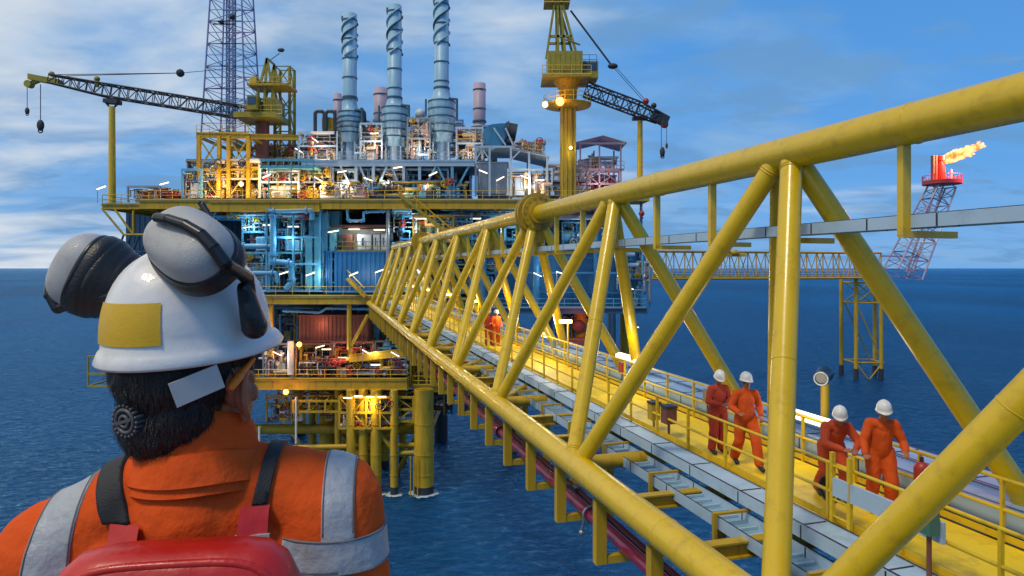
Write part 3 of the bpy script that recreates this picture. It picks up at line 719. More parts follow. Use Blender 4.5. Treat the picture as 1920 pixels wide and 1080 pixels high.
        a,b=p[0],p[1]; q=MB(); dd=(b-a).normalized()
        for kk in (.3,.7): c=a.lerp(b,kk); q.tube(c-dd*.05,c+dd*.05,r*1.7,n=10)
        c=a.lerp(b,.5); q.ball(c,r*1.5,8,6); q.tube(c,c+V((0,-r*3.2,0)),r*.3,n=6); q.ring(c+V((0,-r*3.2,0)),(0,1,0),r*1.7,r*.25,12,5)
        q.build('valve',g.choice(['red','steel_dark','galv','yellow_old']),pb)
    return t
# backdrops: big modules standing deep in the platform so the sky does not show through
def module(label,X0,Y0,X1,Y1,d,dep,m,doors=0,corr=.7,trim='frame_blue'):
    x0,x1,z0,z1=wx(X0,d),wx(X1,d),wz(Y1,d),wz(Y0,d); t=thing('equipment_module',label,'module',((x0+x1)/2,d,z0))
    q=MB(); q.box((x0,d,z0),(x1,d+dep,z1)); n=max(2,int((x1-x0)/corr))
    for i in range(n): xx=x0+(x1-x0)*(i+.5)/n; q.box((xx-corr*.22,d-.09,z0+.05),(xx+corr*.22,d-.001,z1-.05))
    q.build('wall',m,t)
    for z in (z0,z1): MB().box((x0-.1,d-.16,z-.1),(x1+.1,d+dep+.1,z+.1)).build('trim',trim,t)
    return t
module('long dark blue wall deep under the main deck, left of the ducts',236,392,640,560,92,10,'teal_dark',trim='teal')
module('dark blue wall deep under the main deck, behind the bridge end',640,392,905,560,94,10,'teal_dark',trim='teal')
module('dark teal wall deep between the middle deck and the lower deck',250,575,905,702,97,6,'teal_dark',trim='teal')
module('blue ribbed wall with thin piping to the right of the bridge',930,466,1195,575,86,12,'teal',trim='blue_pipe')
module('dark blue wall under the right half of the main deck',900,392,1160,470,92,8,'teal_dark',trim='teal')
module('bright blue ribbed wall box standing on the middle deck beside the bridge',608,472,732,548,FD+1,5,'wall_blue',trim='wall_blue',corr=.55)
module('brown red container box on the lower deck right of the helmet',560,592,690,640,FD+3,4,'brownred',corr=.45,trim='brownred')
module('grey box enclosure under the canopy at right on the main deck',895,305,952,362,84,6,'galv',trim='galv')
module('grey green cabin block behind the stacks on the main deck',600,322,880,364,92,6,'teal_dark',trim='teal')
module('rusty pink process block behind the left skids on the main deck',345,330,600,368,95,5,'brownred',trim='galv')
# ducts
t=thing('air_ducts','tall light blue vertical air ducts under the main deck, left of the bright blue wall','duct',(wx(590),FD+1,ZC))
for X,w_,Yt in ((574,13,440),(591,13,405),(604,11,398),(618,9,430)):
    x=wx(X); h=w_/16.2/2
    MB().box((x-h,FD+1,wz(548)),(x+h,FD+2.2,wz(Yt))).build('duct','duct_blue',t)
    q=MB()
    for Yy in range(Yt+12,546,22): q.box((x-h-.05,FD+.95,wz(Yy)-.05),(x+h+.05,FD+2.25,wz(Yy)+.05))
    q.build('duct_flanges','duct_blue',t)
MB().box((wx(566),FD+2.6,wz(470)),(wx(625),FD+4,wz(392))).build('plenum','duct_blue',t)
# the light room with cabinets
t=thing('control_cabin','small lit cabin with white cabinets and a yellow rail above the bright blue wall','cabin',(wx(665),FD+1.5,wz(470)))
MB().box((wx(616),FD+5,wz(470)),(wx(722),FD+5.3,wz(425))).build('wall','white',t)
for X,w_ in ((632,20),(663,26),(693,12),(708,14)):
    MB().box((wx(X),FD+2,wz(467)),(wx(X+w_),FD+3,wz(438))).build('cabinet','white' if X!=632 else 'brownred',t)
    q=MB(); q.box((wx(X+w_*.3),FD+1.95,wz(459)),(wx(X+w_*.45),FD+1.99,wz(444))); q.build('window','teal_dark',t)
MB().box((wx(614),FD+1.4,wz(424)),(wx(726),FD+6,wz(420))).build('roof','brownred',t)
rail_mb((wx(614),FD+1.3,wz(470)),(wx(726),FD+1.3,wz(470)),1.1,1.4,.05).build('railing','green_yellow',t)
# explicit big blue pipe runs under the main deck
def prun(label,pts,d,r,m='blue_pipe',fl=True):
    P3=[W(X,Y,d) for X,Y in pts]; t=thing('pipe',label,'pipe',P3[0]); MB().poly(P3,r,n=14).build('pipe_run',m,t)
    if fl:
        q=MB()
        for a,b in zip(P3,P3[1:]):
            dd=(b-a); L_=dd.length; dd.normalize()
            if L_>1.5:
                for k in (.12,.88): c=a.lerp(b,k); q.tube(c-dd*.07,c+dd*.07,r*1.55,n=14)
        build_split(q,'flange',m,t)
    return t
prun('fat light blue pipe dropping from the main deck and stepping right',[(500,392),(512,392),(512,490),(545,494),(548,528),(536,542)],FD+.1,.36)
prun('light blue pipe running level under the main deck girder left of the ducts',[(505,396),(585,394),(585,412)],FD+.0,.3)
prun('light blue level pipe close to the helmet, upper one of two',[(450,462),(508,462)],FD+.4,.32)
prun('light blue level pipe close to the helmet, lower one of two',[(460,512),(518,512),(522,530)],FD+.4,.28)
prun('thin blue pipe loop hanging in front of the dark wall right of the ducts',[(650,385),(653,414),(682,414),(682,398),(722,396)],FD+.2,.15)
prun('thin pale pipe bracket line below the middle deck',[(530,583),(600,586),(612,578),(700,580)],FD+.6,.14)
prun('pale blue horizontal pipe at the top of the dark wall near the stair',[(736,392),(772,392)],FD+.5,.38)
prun('pale blue pipe floating just above the sea beside the thick leg',[(700,795),(760,783)],FD+.5,.2,'white')
prun('blue pipe along the wall behind the bridge, upper line',[(935,482),(1190,484)],84.5,.14,'teal')
prun('blue pipe along the wall behind the bridge, middle line',[(935,512),(1190,512)],84.5,.16,'blue_pipe')
prun('blue pipe along the wall behind the bridge, lower line',[(935,548),(1190,550)],84.5,.14,'teal')
# skids ------------------------------------------------------------------------------------------
SK=[ # label, px box, depth, dep, palette, frame, pipes, vessels, levels
('blue and white pipe skid at the far left end of the main deck',342,318,378,371,79,5,'cool','blue_pipe',9,1,1),
('warm lit skid with golden vessels under the radio tower base',380,302,428,371,80,6,'warm','galv',10,3,2),
('warm lit skid with round golden drum right of the radio tower base',430,300,486,371,80,6,'gold','cream',10,3,2),
('crowded cream skid below the blue roofed rack on the main deck',488,312,560,371,79.5,6,'warm','frame_blue',12,3,2),
('gold drum skid under the left end of the raised grey platform',562,312,620,371,80,6,'gold','galv',11,3,2),
('pale skid between the first and second stack legs on the main deck',622,318,690,371,81,6,'warm','frame_blue',10,3,1),
('pale skid under the second stack on the main deck',692,318,760,371,81,6,'warm','frame_blue',10,2,1),
('dark and pale skid under the third stack on the main deck',762,318,840,371,81,6,'dark','frame_blue',10,2,1),
('skid of white upright bottles under the canopy at right',952,318,1035,366,82,6,'warm','frame_blue',12,4,1),
('cluttered white skid left of the first stack on the upper grey platform',560,248,632,300,84,5,'warm','frame_blue',12,3,2),
('pink and white skid between the first and second stacks',676,232,716,298,84,5,'warm','frame_blue',10,3,2),
('yellow and white skid between the second and third stacks',764,222,806,298,84,5,'warm','galv',11,3,2),
('pale skid with a grey drum right of the third stack',856,240,905,298,85,5,'warm','frame_blue',10,2,2),
('rust red skid behind the crane A-frame on the left',470,262,560,308,86,5,'red','brownred',9,2,1),
('blue skid of stacked pipes close to the helmet, above the middle deck',455,400,500,470,79,6,'cool','blue_pipe',12,2,2),
('blue skid of pipes and ladders close to the helmet, standing on the middle deck',458,474,505,548,79,6,'cool','blue_pipe',12,2,2),
('blue pipe skid left of the air ducts, upper half',512,402,566,470,79.5,6,'cool','duct_blue',12,2,1),
('blue pipe skid left of the air ducts, standing on the middle deck',512,474,566,548,79.5,6,'dark','duct_blue',12,2,2),
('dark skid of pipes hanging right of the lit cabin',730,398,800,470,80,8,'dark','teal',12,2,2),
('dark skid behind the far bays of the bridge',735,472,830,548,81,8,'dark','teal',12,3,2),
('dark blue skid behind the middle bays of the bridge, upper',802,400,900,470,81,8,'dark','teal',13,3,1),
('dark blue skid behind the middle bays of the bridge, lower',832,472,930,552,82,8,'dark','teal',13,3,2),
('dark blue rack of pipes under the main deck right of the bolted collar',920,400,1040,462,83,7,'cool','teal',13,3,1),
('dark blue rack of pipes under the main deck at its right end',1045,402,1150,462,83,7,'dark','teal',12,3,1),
('small deep blue skid below the right blue wall',1035,585,1120,640,83,6,'dark','teal_dark',9,2,1),
('round grey tank group at the far right corner of the platform',1165,470,1218,575,84,7,'cool','teal',12,3,2),
('red and gold pump skid on the lower deck right of the white column',556,645,620,706,FD+2,6,'gold','brownred',12,3,1),
('dark red engine skid in the middle of the lower deck',622,642,700,706,FD+2,6,'red','brownred',12,4,1),
('dark skid with silver pipes at the right end of the lower deck',704,640,765,706,FD+2,6,'dark','steel_dark',12,2,1),
('pale cluttered skid on the lower deck just right of the helmet',494,645,550,706,FD+2,6,'warm','galv',12,2,1),
('blue pipe skid hanging below the middle deck, left part',515,578,600,640,FD+6,7,'dark','teal',12,2,1),
('blue pipe skid hanging below the middle deck near the bridge',655,578,760,638,FD+5,7,'dark','teal',12,2,1),
('golden lit skid inside the frame basket above the conductors',638,748,736,800,FD-.4,3,'gold',None,13,2,1),
('dark skid on the lower deck hidden behind the bridge hangers',775,650,900,722,FD+6,6,'red','green_yellow',14,3,1),
('small orange machinery on the left wing of the main deck',240,350,300,379,FD+4,5,'red','galv',7,2,1),
('low red brown skid behind the earmuff on the left wing',300,358,345,375,FD+3,5,'red',None,5,2,1),
('blue grey ducting clutter between the third stack and the crane pedestal',905,236,960,272,90,4,'cool','frame_blue',12,3,1),
('small pale vents on top of the canopy roof at right',962,262,1022,288,85,4,'warm',None,9,3,1),
('hanging yellow pipework under the lower deck beside the collar',500,742,640,790,FD+3,5,'gold','yellow_old',12,1,1),
('tangled dark pipework under the lower deck right of the lamp basket',738,735,880,778,FD+4,6,'dark','green_yellow',14,1,1),
('pink white clutter in the gap behind the second stack',700,226,780,300,90,4,'warm','frame_blue',12,3,3),
('pale clutter behind the first stack on the raised platform',628,236,700,300,90,4,'warm','frame_blue',12,3,3),
('pale clutter behind the third stack on the raised platform',790,226,868,300,90,4,'warm','frame_blue',12,3,3),
('gold and pale clutter under the lone pink stack',866,252,930,300,91,4,'gold','galv',12,3,2),
('pale pipes and rails behind the crane pedestal on the main deck',1028,310,1100,368,86,5,'warm','pink',12,2,2),
('pale process rack behind the radio tower base, upper part',470,282,575,322,87,4,'warm','galv',14,3,1),
('pink brown rack at far left behind the first yellow post',352,300,420,330,88,4,'warm','galv',9,2,1),
('white flanged spools standing low between the V legs, left',600,340,690,371,79.6,2,'warm',None,12,2,1),
('dark spools standing low between the V legs, right',700,340,880,371,79.6,2,'dark',None,16,3,1),
('thin blue service lines in front of the dark wall right of the lit cabin',735,398,905,450,78.5,2,'cool',None,14,1,1),
('thin service lines between the bright blue wall and the bridge end',735,455,800,548,78.5,2,'cool',None,12,2,1),
('steel pipework hanging right under the main deck girder, left half',400,388,610,410,78,2,'cool',None,14,0,1),
('steel pipework hanging right under the main deck girder, right half',740,388,1140,412,80,2,'cool',None,20,0,1),
('red valves and lines on the lower deck edge',560,672,760,708,FD+1,1.6,'red',None,16,2,1),
]
for i,(lab,a,b_,c,d_,dd,dep,pal,fr,npp,nv,lv) in enumerate(SK):
    skid(lab,a,b_,c,d_,dd,dep,pal,fr,npp,nv,seed=i+1,levels=lv,nbox=3 if dd<84 else 2)
# roofed rack
t=thing('pipe_rack_roof','light blue sheet roof over the cream skid on the main deck','roof',W(535,312,FD+.6))
MB().box((wx(488),FD+.5,wz(312)),(wx(588),FD+7,wz(308))).build('sheet','duct_blue',t)
q=MB(); q.beam(W(488,300,FD+.4),W(588,300,FD+.4),.15,.3); q.beam(W(488,314,FD+.4),W(588,314,FD+.4),.15,.25)
for X in range(490,590,14): q.beam(W(X,300,FD+.4),W(X,370,FD+.4),.12,.12) if X%3==0 else q.beam(W(X,300,FD+.4),W(X,314,FD+.4),.1,.1)
q.build('frame','duct_blue',t)
# raised grey platform (mezzanine) under the stacks with V legs
d0=80.5
t=thing('stack_platform','raised grey blue steel platform on V-shaped legs carrying the three tall stacks','platform',(wx(720,d0),d0,wz(370,d0)))
zt=wz(302,d0); x0,x1=wx(566,d0),wx(890,d0)
MB().box((x0,d0,zt-.1),(x1,d0+12,zt)).build('plating','frame_blue',t)
q=MB(); q.ibeam((x0,d0-.15,zt-.35),(x1,d0-.15,zt-.35),.2,.6,.06)
q.build('edge_girder','frame_blue',t)
rail_mb((x0,d0-.1,zt),(x1,d0-.1,zt),1.1,1.5,.035).build('railing','frame_blue',t)
for Xa,Xm,Xb in ((595,622,0),(640,668,0),(676,700,724),(736,757,0),(790,787,816),(822,848,878)):
    q=MB()
    q.beam(W(Xm,306,d0),W(Xm,368,d0),.34,.34)
    if Xa: q.beam(W(Xa-2,310,d0),W(Xm-3,364,d0),.22,.22)
    if Xb: q.beam(W(Xb+2,310,d0),W(Xm+3,364,d0),.22,.22)
    q.build('leg_frame','frame_blue' if Xm!=848 else 'blue_pipe',t)
for y in (d0+5,d0+11):
    for X in (600,668,757,848): MB().beam((wx(X,d0),y,wz(368,d0)),(wx(X,d0),y,zt-.7),.34,.34).build('rear_leg','frame_blue',t)
# canopy frame at right
d1=82
t=thing('canopy','grey blue open steel canopy on posts at the right end of the main deck','canopy',(wx(960,d1),d1,wz(368,d1)))
MB().box((wx(885,d1),d1,wz(277,d1)),(wx(962,d1),d1+8,wz(273,d1))).build('roof','frame_blue',t)
q=MB(); q.obox(W(995,286,d1)+V((0,4,0)),V((wx(1030,d1)-wx(995,d1),0,-.55)),V((0,4,0)),V((0,0,.08))); q.build('roof','frame_blue',t)
for X,Yt in ((892,276),(918,276),(958,276),(992,284),(1026,292)):
    MB().beam(W(X,Yt,d1),W(X,368,d1),.26,.26).build('post','frame_blue',t)
    MB().beam(W(X,Yt,d1)+V((0,7.5,0)),W(X,368,d1)+V((0,7.5,0)),.26,.26).build('post','frame_blue',t)
for a,b in (((892,300),(905,280)),((918,300),(905,280)),((958,300),(975,283)),((918,282),(930,276))):
    MB().beam(W(*a,d1-.05),W(*b,d1-.05),.16,.16).build('knee_brace','frame_blue',t)
rail_mb(W(965,281,d1),W(1022,291,d1),1.1,1.2,.03).build('railing','galv',t)
# two large horizontal drums on the canopy
t=thing('exhaust_silencer','blue grey ribbed round silencer drum lying on the canopy, right of the stacks','silencer',W(940,270,86))
q=MB(); c0=W(925,256,84.5); c1=W(946,252,93); q.tube(c0,c1,1.45,n=28)
for k in (.1,.35,.6,.85): p=c0.lerp(c1,k); dd=(c1-c0).normalized(); q.tube(p-dd*.08,p+dd*.08,1.55,n=28)
q.build('drum','teal',t); q=MB(); q.tube(W(946,246,87),W(968,250,87),1.2,n=24); q.tube(W(952,246,87)-V((0,0,0)),W(955,246,87),1.3,n=24); q.build('end_drum','steel_dark',t)
MB().box((wx(928,86),85,wz(270,86)),(wx(962,86),90,wz(262,86))).build('cradle','steel_dark',t)
for a,b in (((926,240),(948,272)),((948,240),(962,272))): MB().tube(W(*a,84),W(*b,84),.12,n=6).build('stay','frame_blue',t)
# ---- stacks
def stack(X,Yt,Yflare,Ybody,Yb,wp,wb,d,label,strake=None,mm='stack_blue'):
    x=wx(X,d); rp=wp/2/F*d; rb=wb/2/F*d; z=lambda Y: wz(Y,d)
    t=thing('exhaust_stack',label,'exhaust stack',(x,d,z(Yb)))
    MB().lathe((x,d,0),[(0,z(Yt)-.02),(rp*.9,z(Yt)-.02),(rp*.92,z(Yt)),(rp,z(Yt)),(rp,z(Yflare)),(rb*.62,z(Yflare)-.5),(rb*.72,z(Ybody)+.3),(rb,z(Ybody))],32).build('flue',mm,t)
    MB().lathe((x,d,0),[(rb,z(Ybody)),(rb,z(Yb)+1.2),(rb*.82,z(Yb)+.9),(rb*.82,z(Yb)),(0,z(Yb))],32).build('silencer',mm,t)
    q=MB()
    for Y in range(int(Yt)+12,int(Yflare),36): q.tube((x,d,z(Y)-.07),(x,d,z(Y)+.07),rp+.07,n=32)
    q.tube((x,d,z(Yflare)-.15),(x,d,z(Yflare)+.1),rp+.12,n=32)
    for k in (.0,.25,.5,.75,1.0): zz=z(Ybody)+(z(Yb)+1.2-z(Ybody))*k; q.tube((x,d,zz-.08),(x,d,zz+.08),rb+.07,n=32)
    build_split(q,'band','band_dark',t)
    if strake:
        for k in range(3):
            pts=[]; n=60; zb,za=z(strake[1]),z(strake[0])
            for i in range(n+1):
                a=2*pi*(k/3+1.25*i/n); pts.append(V((x+cos(a)*(rp+.1),d+sin(a)*(rp+.1),zb+(za-zb)*i/n)))
            MB().poly(pts,.11,n=6).build('strake','stack_blue' if k else 'band_dark',t)
    if wb>40:
        for s_ in (1,):
            px=x+rb+.35
            MB().poly([(x+rb*.6,d-rb*.7,z(Ybody)+.2),(px,d-rb*.7,z(Ybody)+.1),(px,d-rb*.7,z(Ybody)-2.6)],.16,n=8).build('drain_pipe','band_dark',t)
            MB().poly([(x-rb-.2,d-rb*.5,z(Ybody)+.2),(x-rb-.2,d-rb*.5,z(Ybody)-2)],.12,n=8).build('drain_pipe','band_dark',t)
        rail=MB(); 
        for i in range(18):
            a=2*pi*i/18; p=V((x+cos(a)*(rb+.45),d+sin(a)*(rb+.45),z(Yb)+1.2)); a2=2*pi*(i+1)/18; p2=V((x+cos(a2)*(rb+.45),d+sin(a2)*(rb+.45),z(Yb)+1.2))
            rail.tube(p,p+V((0,0,1)),.03,n=5); rail.tube(p+V((0,0,1)),p2+V((0,0,1)),.03,n=5)
        rail.build('ring_railing','galv',t)
        MB().tube((x,d,z(Yb)),(x,d,wz(303,d)),rb*.45,n=20).build('base_pipe','frame_blue',t)
        for a in range(4): MB().beam((x+cos(pi/4+a*pi/2)*rb*.8,d+sin(pi/4+a*pi/2)*rb*.8,z(Yb)),(x+cos(pi/4+a*pi/2)*rb*.8,d+sin(pi/4+a*pi/2)*rb*.8,wz(303,d)),.2,.2).build('support_leg','frame_blue',t)
    return t
stack(656,27,186,212,268,26,42,86,'pale blue exhaust stack with spiral fins, left one of the tall three',(32,108))
stack(740,11,184,204,276,26,48,86,'pale blue exhaust stack with spiral fins, middle one of the tall three',(16,104))
stack(828,-2,166,192,268,27,50,86,'pale blue exhaust stack with spiral fins, right and tallest of the three',(-2,86))
stack(633,176,232,238,262,15,18,98,'short pinkish stack peeping out behind the left tall stack',None,'stack_pink')
stack(714,166,232,238,262,26,28,98,'short pinkish stack just left of the middle tall stack',None,'stack_pink')
stack(899,157,228,240,262,23,34,98,'lone pinkish grey stack standing right of the tall three',None,'stack_pink')
t=thing('vent_pipes','pair of dark arched vent pipes with a yellow drum left of the first tall stack','vent',W(610,262,84))
for X in (600,620): MB().poly([W(X-9,250,84),W(X-9,212,84),W(X-5,209,84),W(X+4,209,84),W(X+8,213,84),W(X+8,250,84)],.22,n=10).build('arched_pipe','steel_dark',t)
q=MB(); q.tube(W(615,243,85),W(615,222,85),.75,n=20); q.build('drum','yellow_old',t)
MB().box((wx(596,85),85,wz(268,85)),(wx(630,85),87,wz(246,85))).build('stand','steel_dark',t)
t=thing('vent_hood','dark bent vent cap above the pink skid right of the first stack','vent',W(682,240,86))
MB().poly([W(684,240,86),W(682,212,86),W(676,204,86)],.3,n=10).build('neck','steel_dark',t)
for k,(X,Y,r,m_) in enumerate(((788,214,.7,'white'),(690,236,.7,'cream'),(722,222,.6,'white'))):
    tag(MB().ball(W(X,Y,87),r,20,12).tube(W(X,Y,87),W(X,262,87),.2,n=8).build('dome_vessel',m_),['white ball-topped vessel between the second and third stacks','cream ball-topped vessel right of the first stack','white ball-topped vessel touching the second stack'][k],'vessel')
# ---- radio tower
d=88
t=thing('radio_tower','tall purple and blue lattice radio tower rising out of the top of the photo','radio tower',W(418,252,d))
xc=wx(418,d); secs=8; zb,zt=wz(252,d),wz(-95,d); w0,w1=83/F*d,52/F*d
for i in range(secs):
    a,b=i/secs,(i+1)/secs; ch=MB(); brr=MB()
    lattice(ch,brr,(xc,d+3,zb+(zt-zb)*a),(xc,d+3,zb+(zt-zb)*b),w0+(w1-w0)*a,w0+(w1-w0)*b,2,.11,.052)
    m_=('tower_mauve','tower_blue')[i%2]; ch.add(brr.v,brr.f,True); ch.build('mast_section',m_,t)
ch=MB(); brr=MB(); lattice(ch,brr,(xc-.2,d+3,zb),(xc-.2,d+3,zt),.85,.85,34,.11,.045); ch.build('cable_ladder','tower_blue',t); brr.build('cable_ladder_rungs','tower_mauve',t)
q=MB(); q.tube(W(420,42,d+2),W(408,40,d+1.6),.35,.1,n=12); q.ball(W(436,32,d+2),.4); q.tube(W(400,45,d+2),W(440,45,d+2),.1,n=6); q.build('antenna','steel_dark',t)
# tower base frame
t=thing('tower_base_frame','yellow braced steel frame under the radio tower on the main deck','frame',W(420,371,FD+3))
dd=FD+3
for y in (dd,dd+9):
    for X in (373,411,429,466): MB().beam((wx(X,dd),y,wz(371,dd)),(wx(X,dd),y,wz(255,dd)),.42,.42).build('post','yellow_old',t)
    q=MB(); q.ibeam((wx(368,dd),y,wz(253,dd)),(wx(560,dd),y,wz(258,dd)),.3,.6,.06); q.beam((wx(373,dd),y,wz(318,dd)),(wx(466,dd),y,wz(318,dd)),.2,.25); q.build('beam','yellow_old',t)
    q=MB()
    for a,b in (((375,262),(409,312)),((409,262),(375,314)),((431,262),(464,312)),((464,262),(431,314)),((375,322),(409,368)),((431,368),(464,322))): q.beam((wx(a[0],dd),y,wz(a[1],dd)),(wx(b[0],dd),y,wz(b[1],dd)),.16,.16)
    q.build('bracing','green_yellow',t)
for X in (373,411,429,466): MB().beam((wx(X,dd),dd,wz(257,dd)),(wx(X,dd),dd+9,wz(257,dd)),.25,.35).build('tie_beam','yellow_old',t)
rail_mb((wx(368,dd),dd,wz(250,dd)),(wx(466,dd),dd,wz(250,dd)),1.0,1.4,.035).build('railing','yellow_rail',t)
# ---- derrick column right of the crane
t=thing('braced_mast','yellow four-post braced mast right of the left crane cab','mast',W(533,300,86))
ch=MB(); brr=MB(); lattice(ch,brr,W(534,330,88),W(534,128,88),28/F*88,27/F*88,5,.2,.085); ch.build('posts','green_yellow',t); brr.build('bracing','green_yellow',t)
# ---- left crane
d=84
t=thing('pedestal_crane','yellow brown pedestal crane whose long boom points left to the boom rest','crane',W(490,262,d))
MB().tube(W(492,300,d+1),W(492,228,d+1),.85,n=24).build('pedestal','brownred',t)
q=MB(); q.box((wx(450,d),d-2,wz(226,d)),(wx(528,d),d+3,wz(216,d))); q.box((wx(502,d),d-1.5,wz(216,d)),(wx(524,d),d+2,wz(188,d)))
for i in range(6): q.box((wx(504+i*3.4,d),d-1.58,wz(213,d)),(wx(505.6+i*3.4,d),d-1.501,wz(191,d)))
q.build('machinery_house','green_yellow',t)
rail_mb(W(450,214,d-1.9),W(528,214,d-1.9),1.1,1.2,.04).build('railing','yellow_rail',t)
q=MB(); q.tube(W(462,205,d-.4),W(478,205,d-.4),.75,n=20); q.tube(W(482,203,d-.4),W(497,203,d-.4),.85,n=20); q.build('winch','brownred',t)
q=MB(); q.box((wx(478,d),d-2.6,wz(214,d)),(wx(496,d),d-1.1,wz(188,d))); q.build('cab','green_yellow',t)
MB().box((wx(480,d),d-2.68,wz(204,d)),(wx(494,d),d-2.61,wz(191,d))).build('cab_window','teal_dark',t)
q=MB()
for y in (d-1,d+1.6):
    for a,b in (((480,214),(506,114)),((524,214),(506,114)),((486,190),(519,190)),((493,160),(515,160)),((500,214),(506,114))): q.beam((wx(a[0],d),y,wz(a[1],d)),(wx(b[0],d),y,wz(b[1],d)),.26,.26)
for Y,X in ((114,506),(160,494),(160,514)): q.beam((wx(X,d),d-1,wz(Y,d)),(wx(X,d),d+1.6,wz(Y,d)),.2,.2)
q.build('a_frame','green_yellow',t)
q=MB(); q.box((wx(472,d),d-1.6,wz(166,d)),(wx(548,d),d+2,wz(162,d))); q.build('upper_platform','yellow_old',t)
q=rail_mb(W(472,161,d-1.5),W(548,161,d-1.5),1.1,1.2,.035); q.box((wx(474,d),d-1,wz(161,d)),(wx(486,d),d+1,wz(148,d))); q.build('platform_railing','yellow_rail',t)
q=MB(); q.tube(W(505,114,d),W(524,100,d),.05,n=6); q.ball(W(527,94,d),(.45,.3,.25)); q.build('wind_vane','steel_dark',t)
ch=MB(); brr=MB(); lattice(ch,brr,W(456,211,d),W(200,170,d),1.5,1.5,16,.115,.055); lattice(ch,brr,W(200,170,d),W(95,148,d),1.5,1.0,7,.115,.055)
ch.build('boom','steel_dark',t); brr.build('boom_lacing','steel_dark',t)
q=MB(); q.obox(W(85,150,d),V((1.9,0,-.35)),V((0,.5,0)),V((0,0,.35))); q.ball(W(97,139,d),.35); q.tube(W(55,158,d)+V((0,-.4,0)),W(55,158,d)+V((0,.4,0)),.45,n=16); q.beam(W(55,158,d),W(75,150,d),.5,.4); q.tube(W(182,148,d),W(182,163,d),.25,n=8); q.ball(W(182,148,d),.35); q.build('boom_head','green_yellow',t)
q=MB(); q.tube(W(98,140,d),W(338,137,d),.05,n=5); q.tube(W(98,143,d),W(338,137,d),.05,n=5); q.tube(W(338,137,d),W(505,122,d),.04,n=5); q.tube(W(51,160,d),W(51,205,d),.04,n=5); q.tube(W(76,158,d),W(76,228,d),.05,n=5); q.build('ropes','rope',t)
q=MB(); q.ball(W(338,137,d),.5,12,8); q.build('rope_block','rope',t)
for X,Y,r in ((51,208,.28),(76,235,.45)):
    q=MB(); q.ball(W(X,Y,d),(r,r*.7,r*1.6)); q.ring(W(X,Y+r*22,d),(0,1,0),r*.6,r*.18,12,6); q.build('hook_block','rope',t)
t=thing('boom_rest','tall yellow post that carries the left crane boom','post',W(210,379,FD+6))
MB().tube(W(210,380,FD+6),W(210,200,FD+6),.45,.36,n=16).build('post','yellow',t); MB().beam(W(198,190,FD+6.3),W(224,192,FD+6.3),1.2,.5).build('saddle','steel_dark',t)
for a,b in (((205,200),(198,192)),((215,200),(223,193))): MB().tube(W(*a,FD+6),W(*b,FD+6),.12,n=6).build('prop','steel_dark',t)
# ---- right crane
d=83
t=thing('pedestal_crane','yellow pedestal crane with round lamp platform, its boom pointing right','crane',W(1065,372,d))
x=wx(1065,d)
MB().lathe((x,d,0),[(1.0,wz(372,d)),(1.0,wz(225,d)),(1.02,wz(200,d)),(1.15,wz(168,d)),(1.6,wz(158,d)),(2.0,wz(152,d))],28).build('pedestal','yellow_old',t)
q=MB()
for a in (-.75,-.25,.3,.8): q.tube((x+a,d-1.08,wz(372,d)),(x+a,d-1.08,wz(206,d)),.09,n=8)
q.build('riser_pipe','green_yellow',t)
q=MB(); q.lathe((x-.1,d,0),[(1.1,wz(205,d)),(2.9,wz(200,d)),(3.0,wz(197,d)),(1.1,wz(197,d))],28); q.build('lamp_platform','yellow_old',t)
q=MB()
for i in range(18):
    a=2*pi*i/18; a2=2*pi*(i+1)/18; p=V((x-.1+2.95*cos(a),d+2.95*sin(a),wz(197,d))); p2=V((x-.1+2.95*cos(a2),d+2.95*sin(a2),wz(197,d)))
    q.tube(p,p+V((0,0,1.1)),.04,n=5)
    for k in (.55,1.1): q.tube(p+V((0,0,k)),p2+V((0,0,k)),.035,n=5)
q.build('ring_railing','yellow_rail',t)
q=MB(); q.box((x-2.6,d-2.2,wz(150,d)),(x+1.6,d+2.2,wz(106,d))); q.box((x-3.3,d-2.5,wz(154,d)),(x+2.6,d+2.5,wz(150,d))); q.build('machinery_house','green_yellow',t)
q=MB()
for i in range(7): q.box((x-2.5+i*.6,d-2.26,wz(148,d)),(x-2.3+i*.6,d-2.201,wz(110,d)))
q.build('wall_ribs','green_yellow',t)
rail_mb((x-3.3,d-2.5,wz(150,d)),(x+2.6,d-2.5,wz(150,d)),1.1,1.1,.04).build('railing','yellow_rail',t)
q=MB(); q.box((wx(1091,d),d-1.5,wz(152,d)),(wx(1119,d),d+1,wz(121,d))); q.build('cab','green_yellow',t)
MB().box((wx(1094,d),d-1.58,wz(138,d)),(wx(1116,d),d-1.51,wz(124,d))).build('cab_window','teal_dark',t)
rail_mb(W(1091,121,d-1.5),W(1119,121,d-1.5),1.2,.8,.03).build('railing','steel_dark',t)
q=MB()
for y in (d-1.3,d+1.3):
    for a,b in (((1025,104),(1040,4)),((1078,104),(1050,4)),((1045,104),(1044,-30)),((1058,104),(1046,-30)),((1030,75),(1070,75)),((1040,4),(1038,-30)),((1050,4),(1054,-30))): q.beam((wx(a[0],d),y,wz(a[1],d)),(wx(b[0],d),y,wz(b[1],d)),.28,.28)
for Xa,Y in ((1030,75),(1070,75),(1038,8),(1052,8)): q.beam((wx(Xa,d),d-1.3,wz(Y,d)),(wx(Xa,d),d+1.3,wz(Y,d)),.2,.2)
q.box((wx(1020,d),d-1.8,wz(8,d)),(wx(1068,d),d+1.8,wz(4,d))); q.tube(W(1060,74,d-1.4),W(1088,84,d-1.4),.12,n=6)
q.build('a_frame','green_yellow',t)
rail_mb(W(1020,4,d-1.8),W(1068,4,d-1.8),1.1,1.0,.04).build('top_railing','yellow_rail',t)
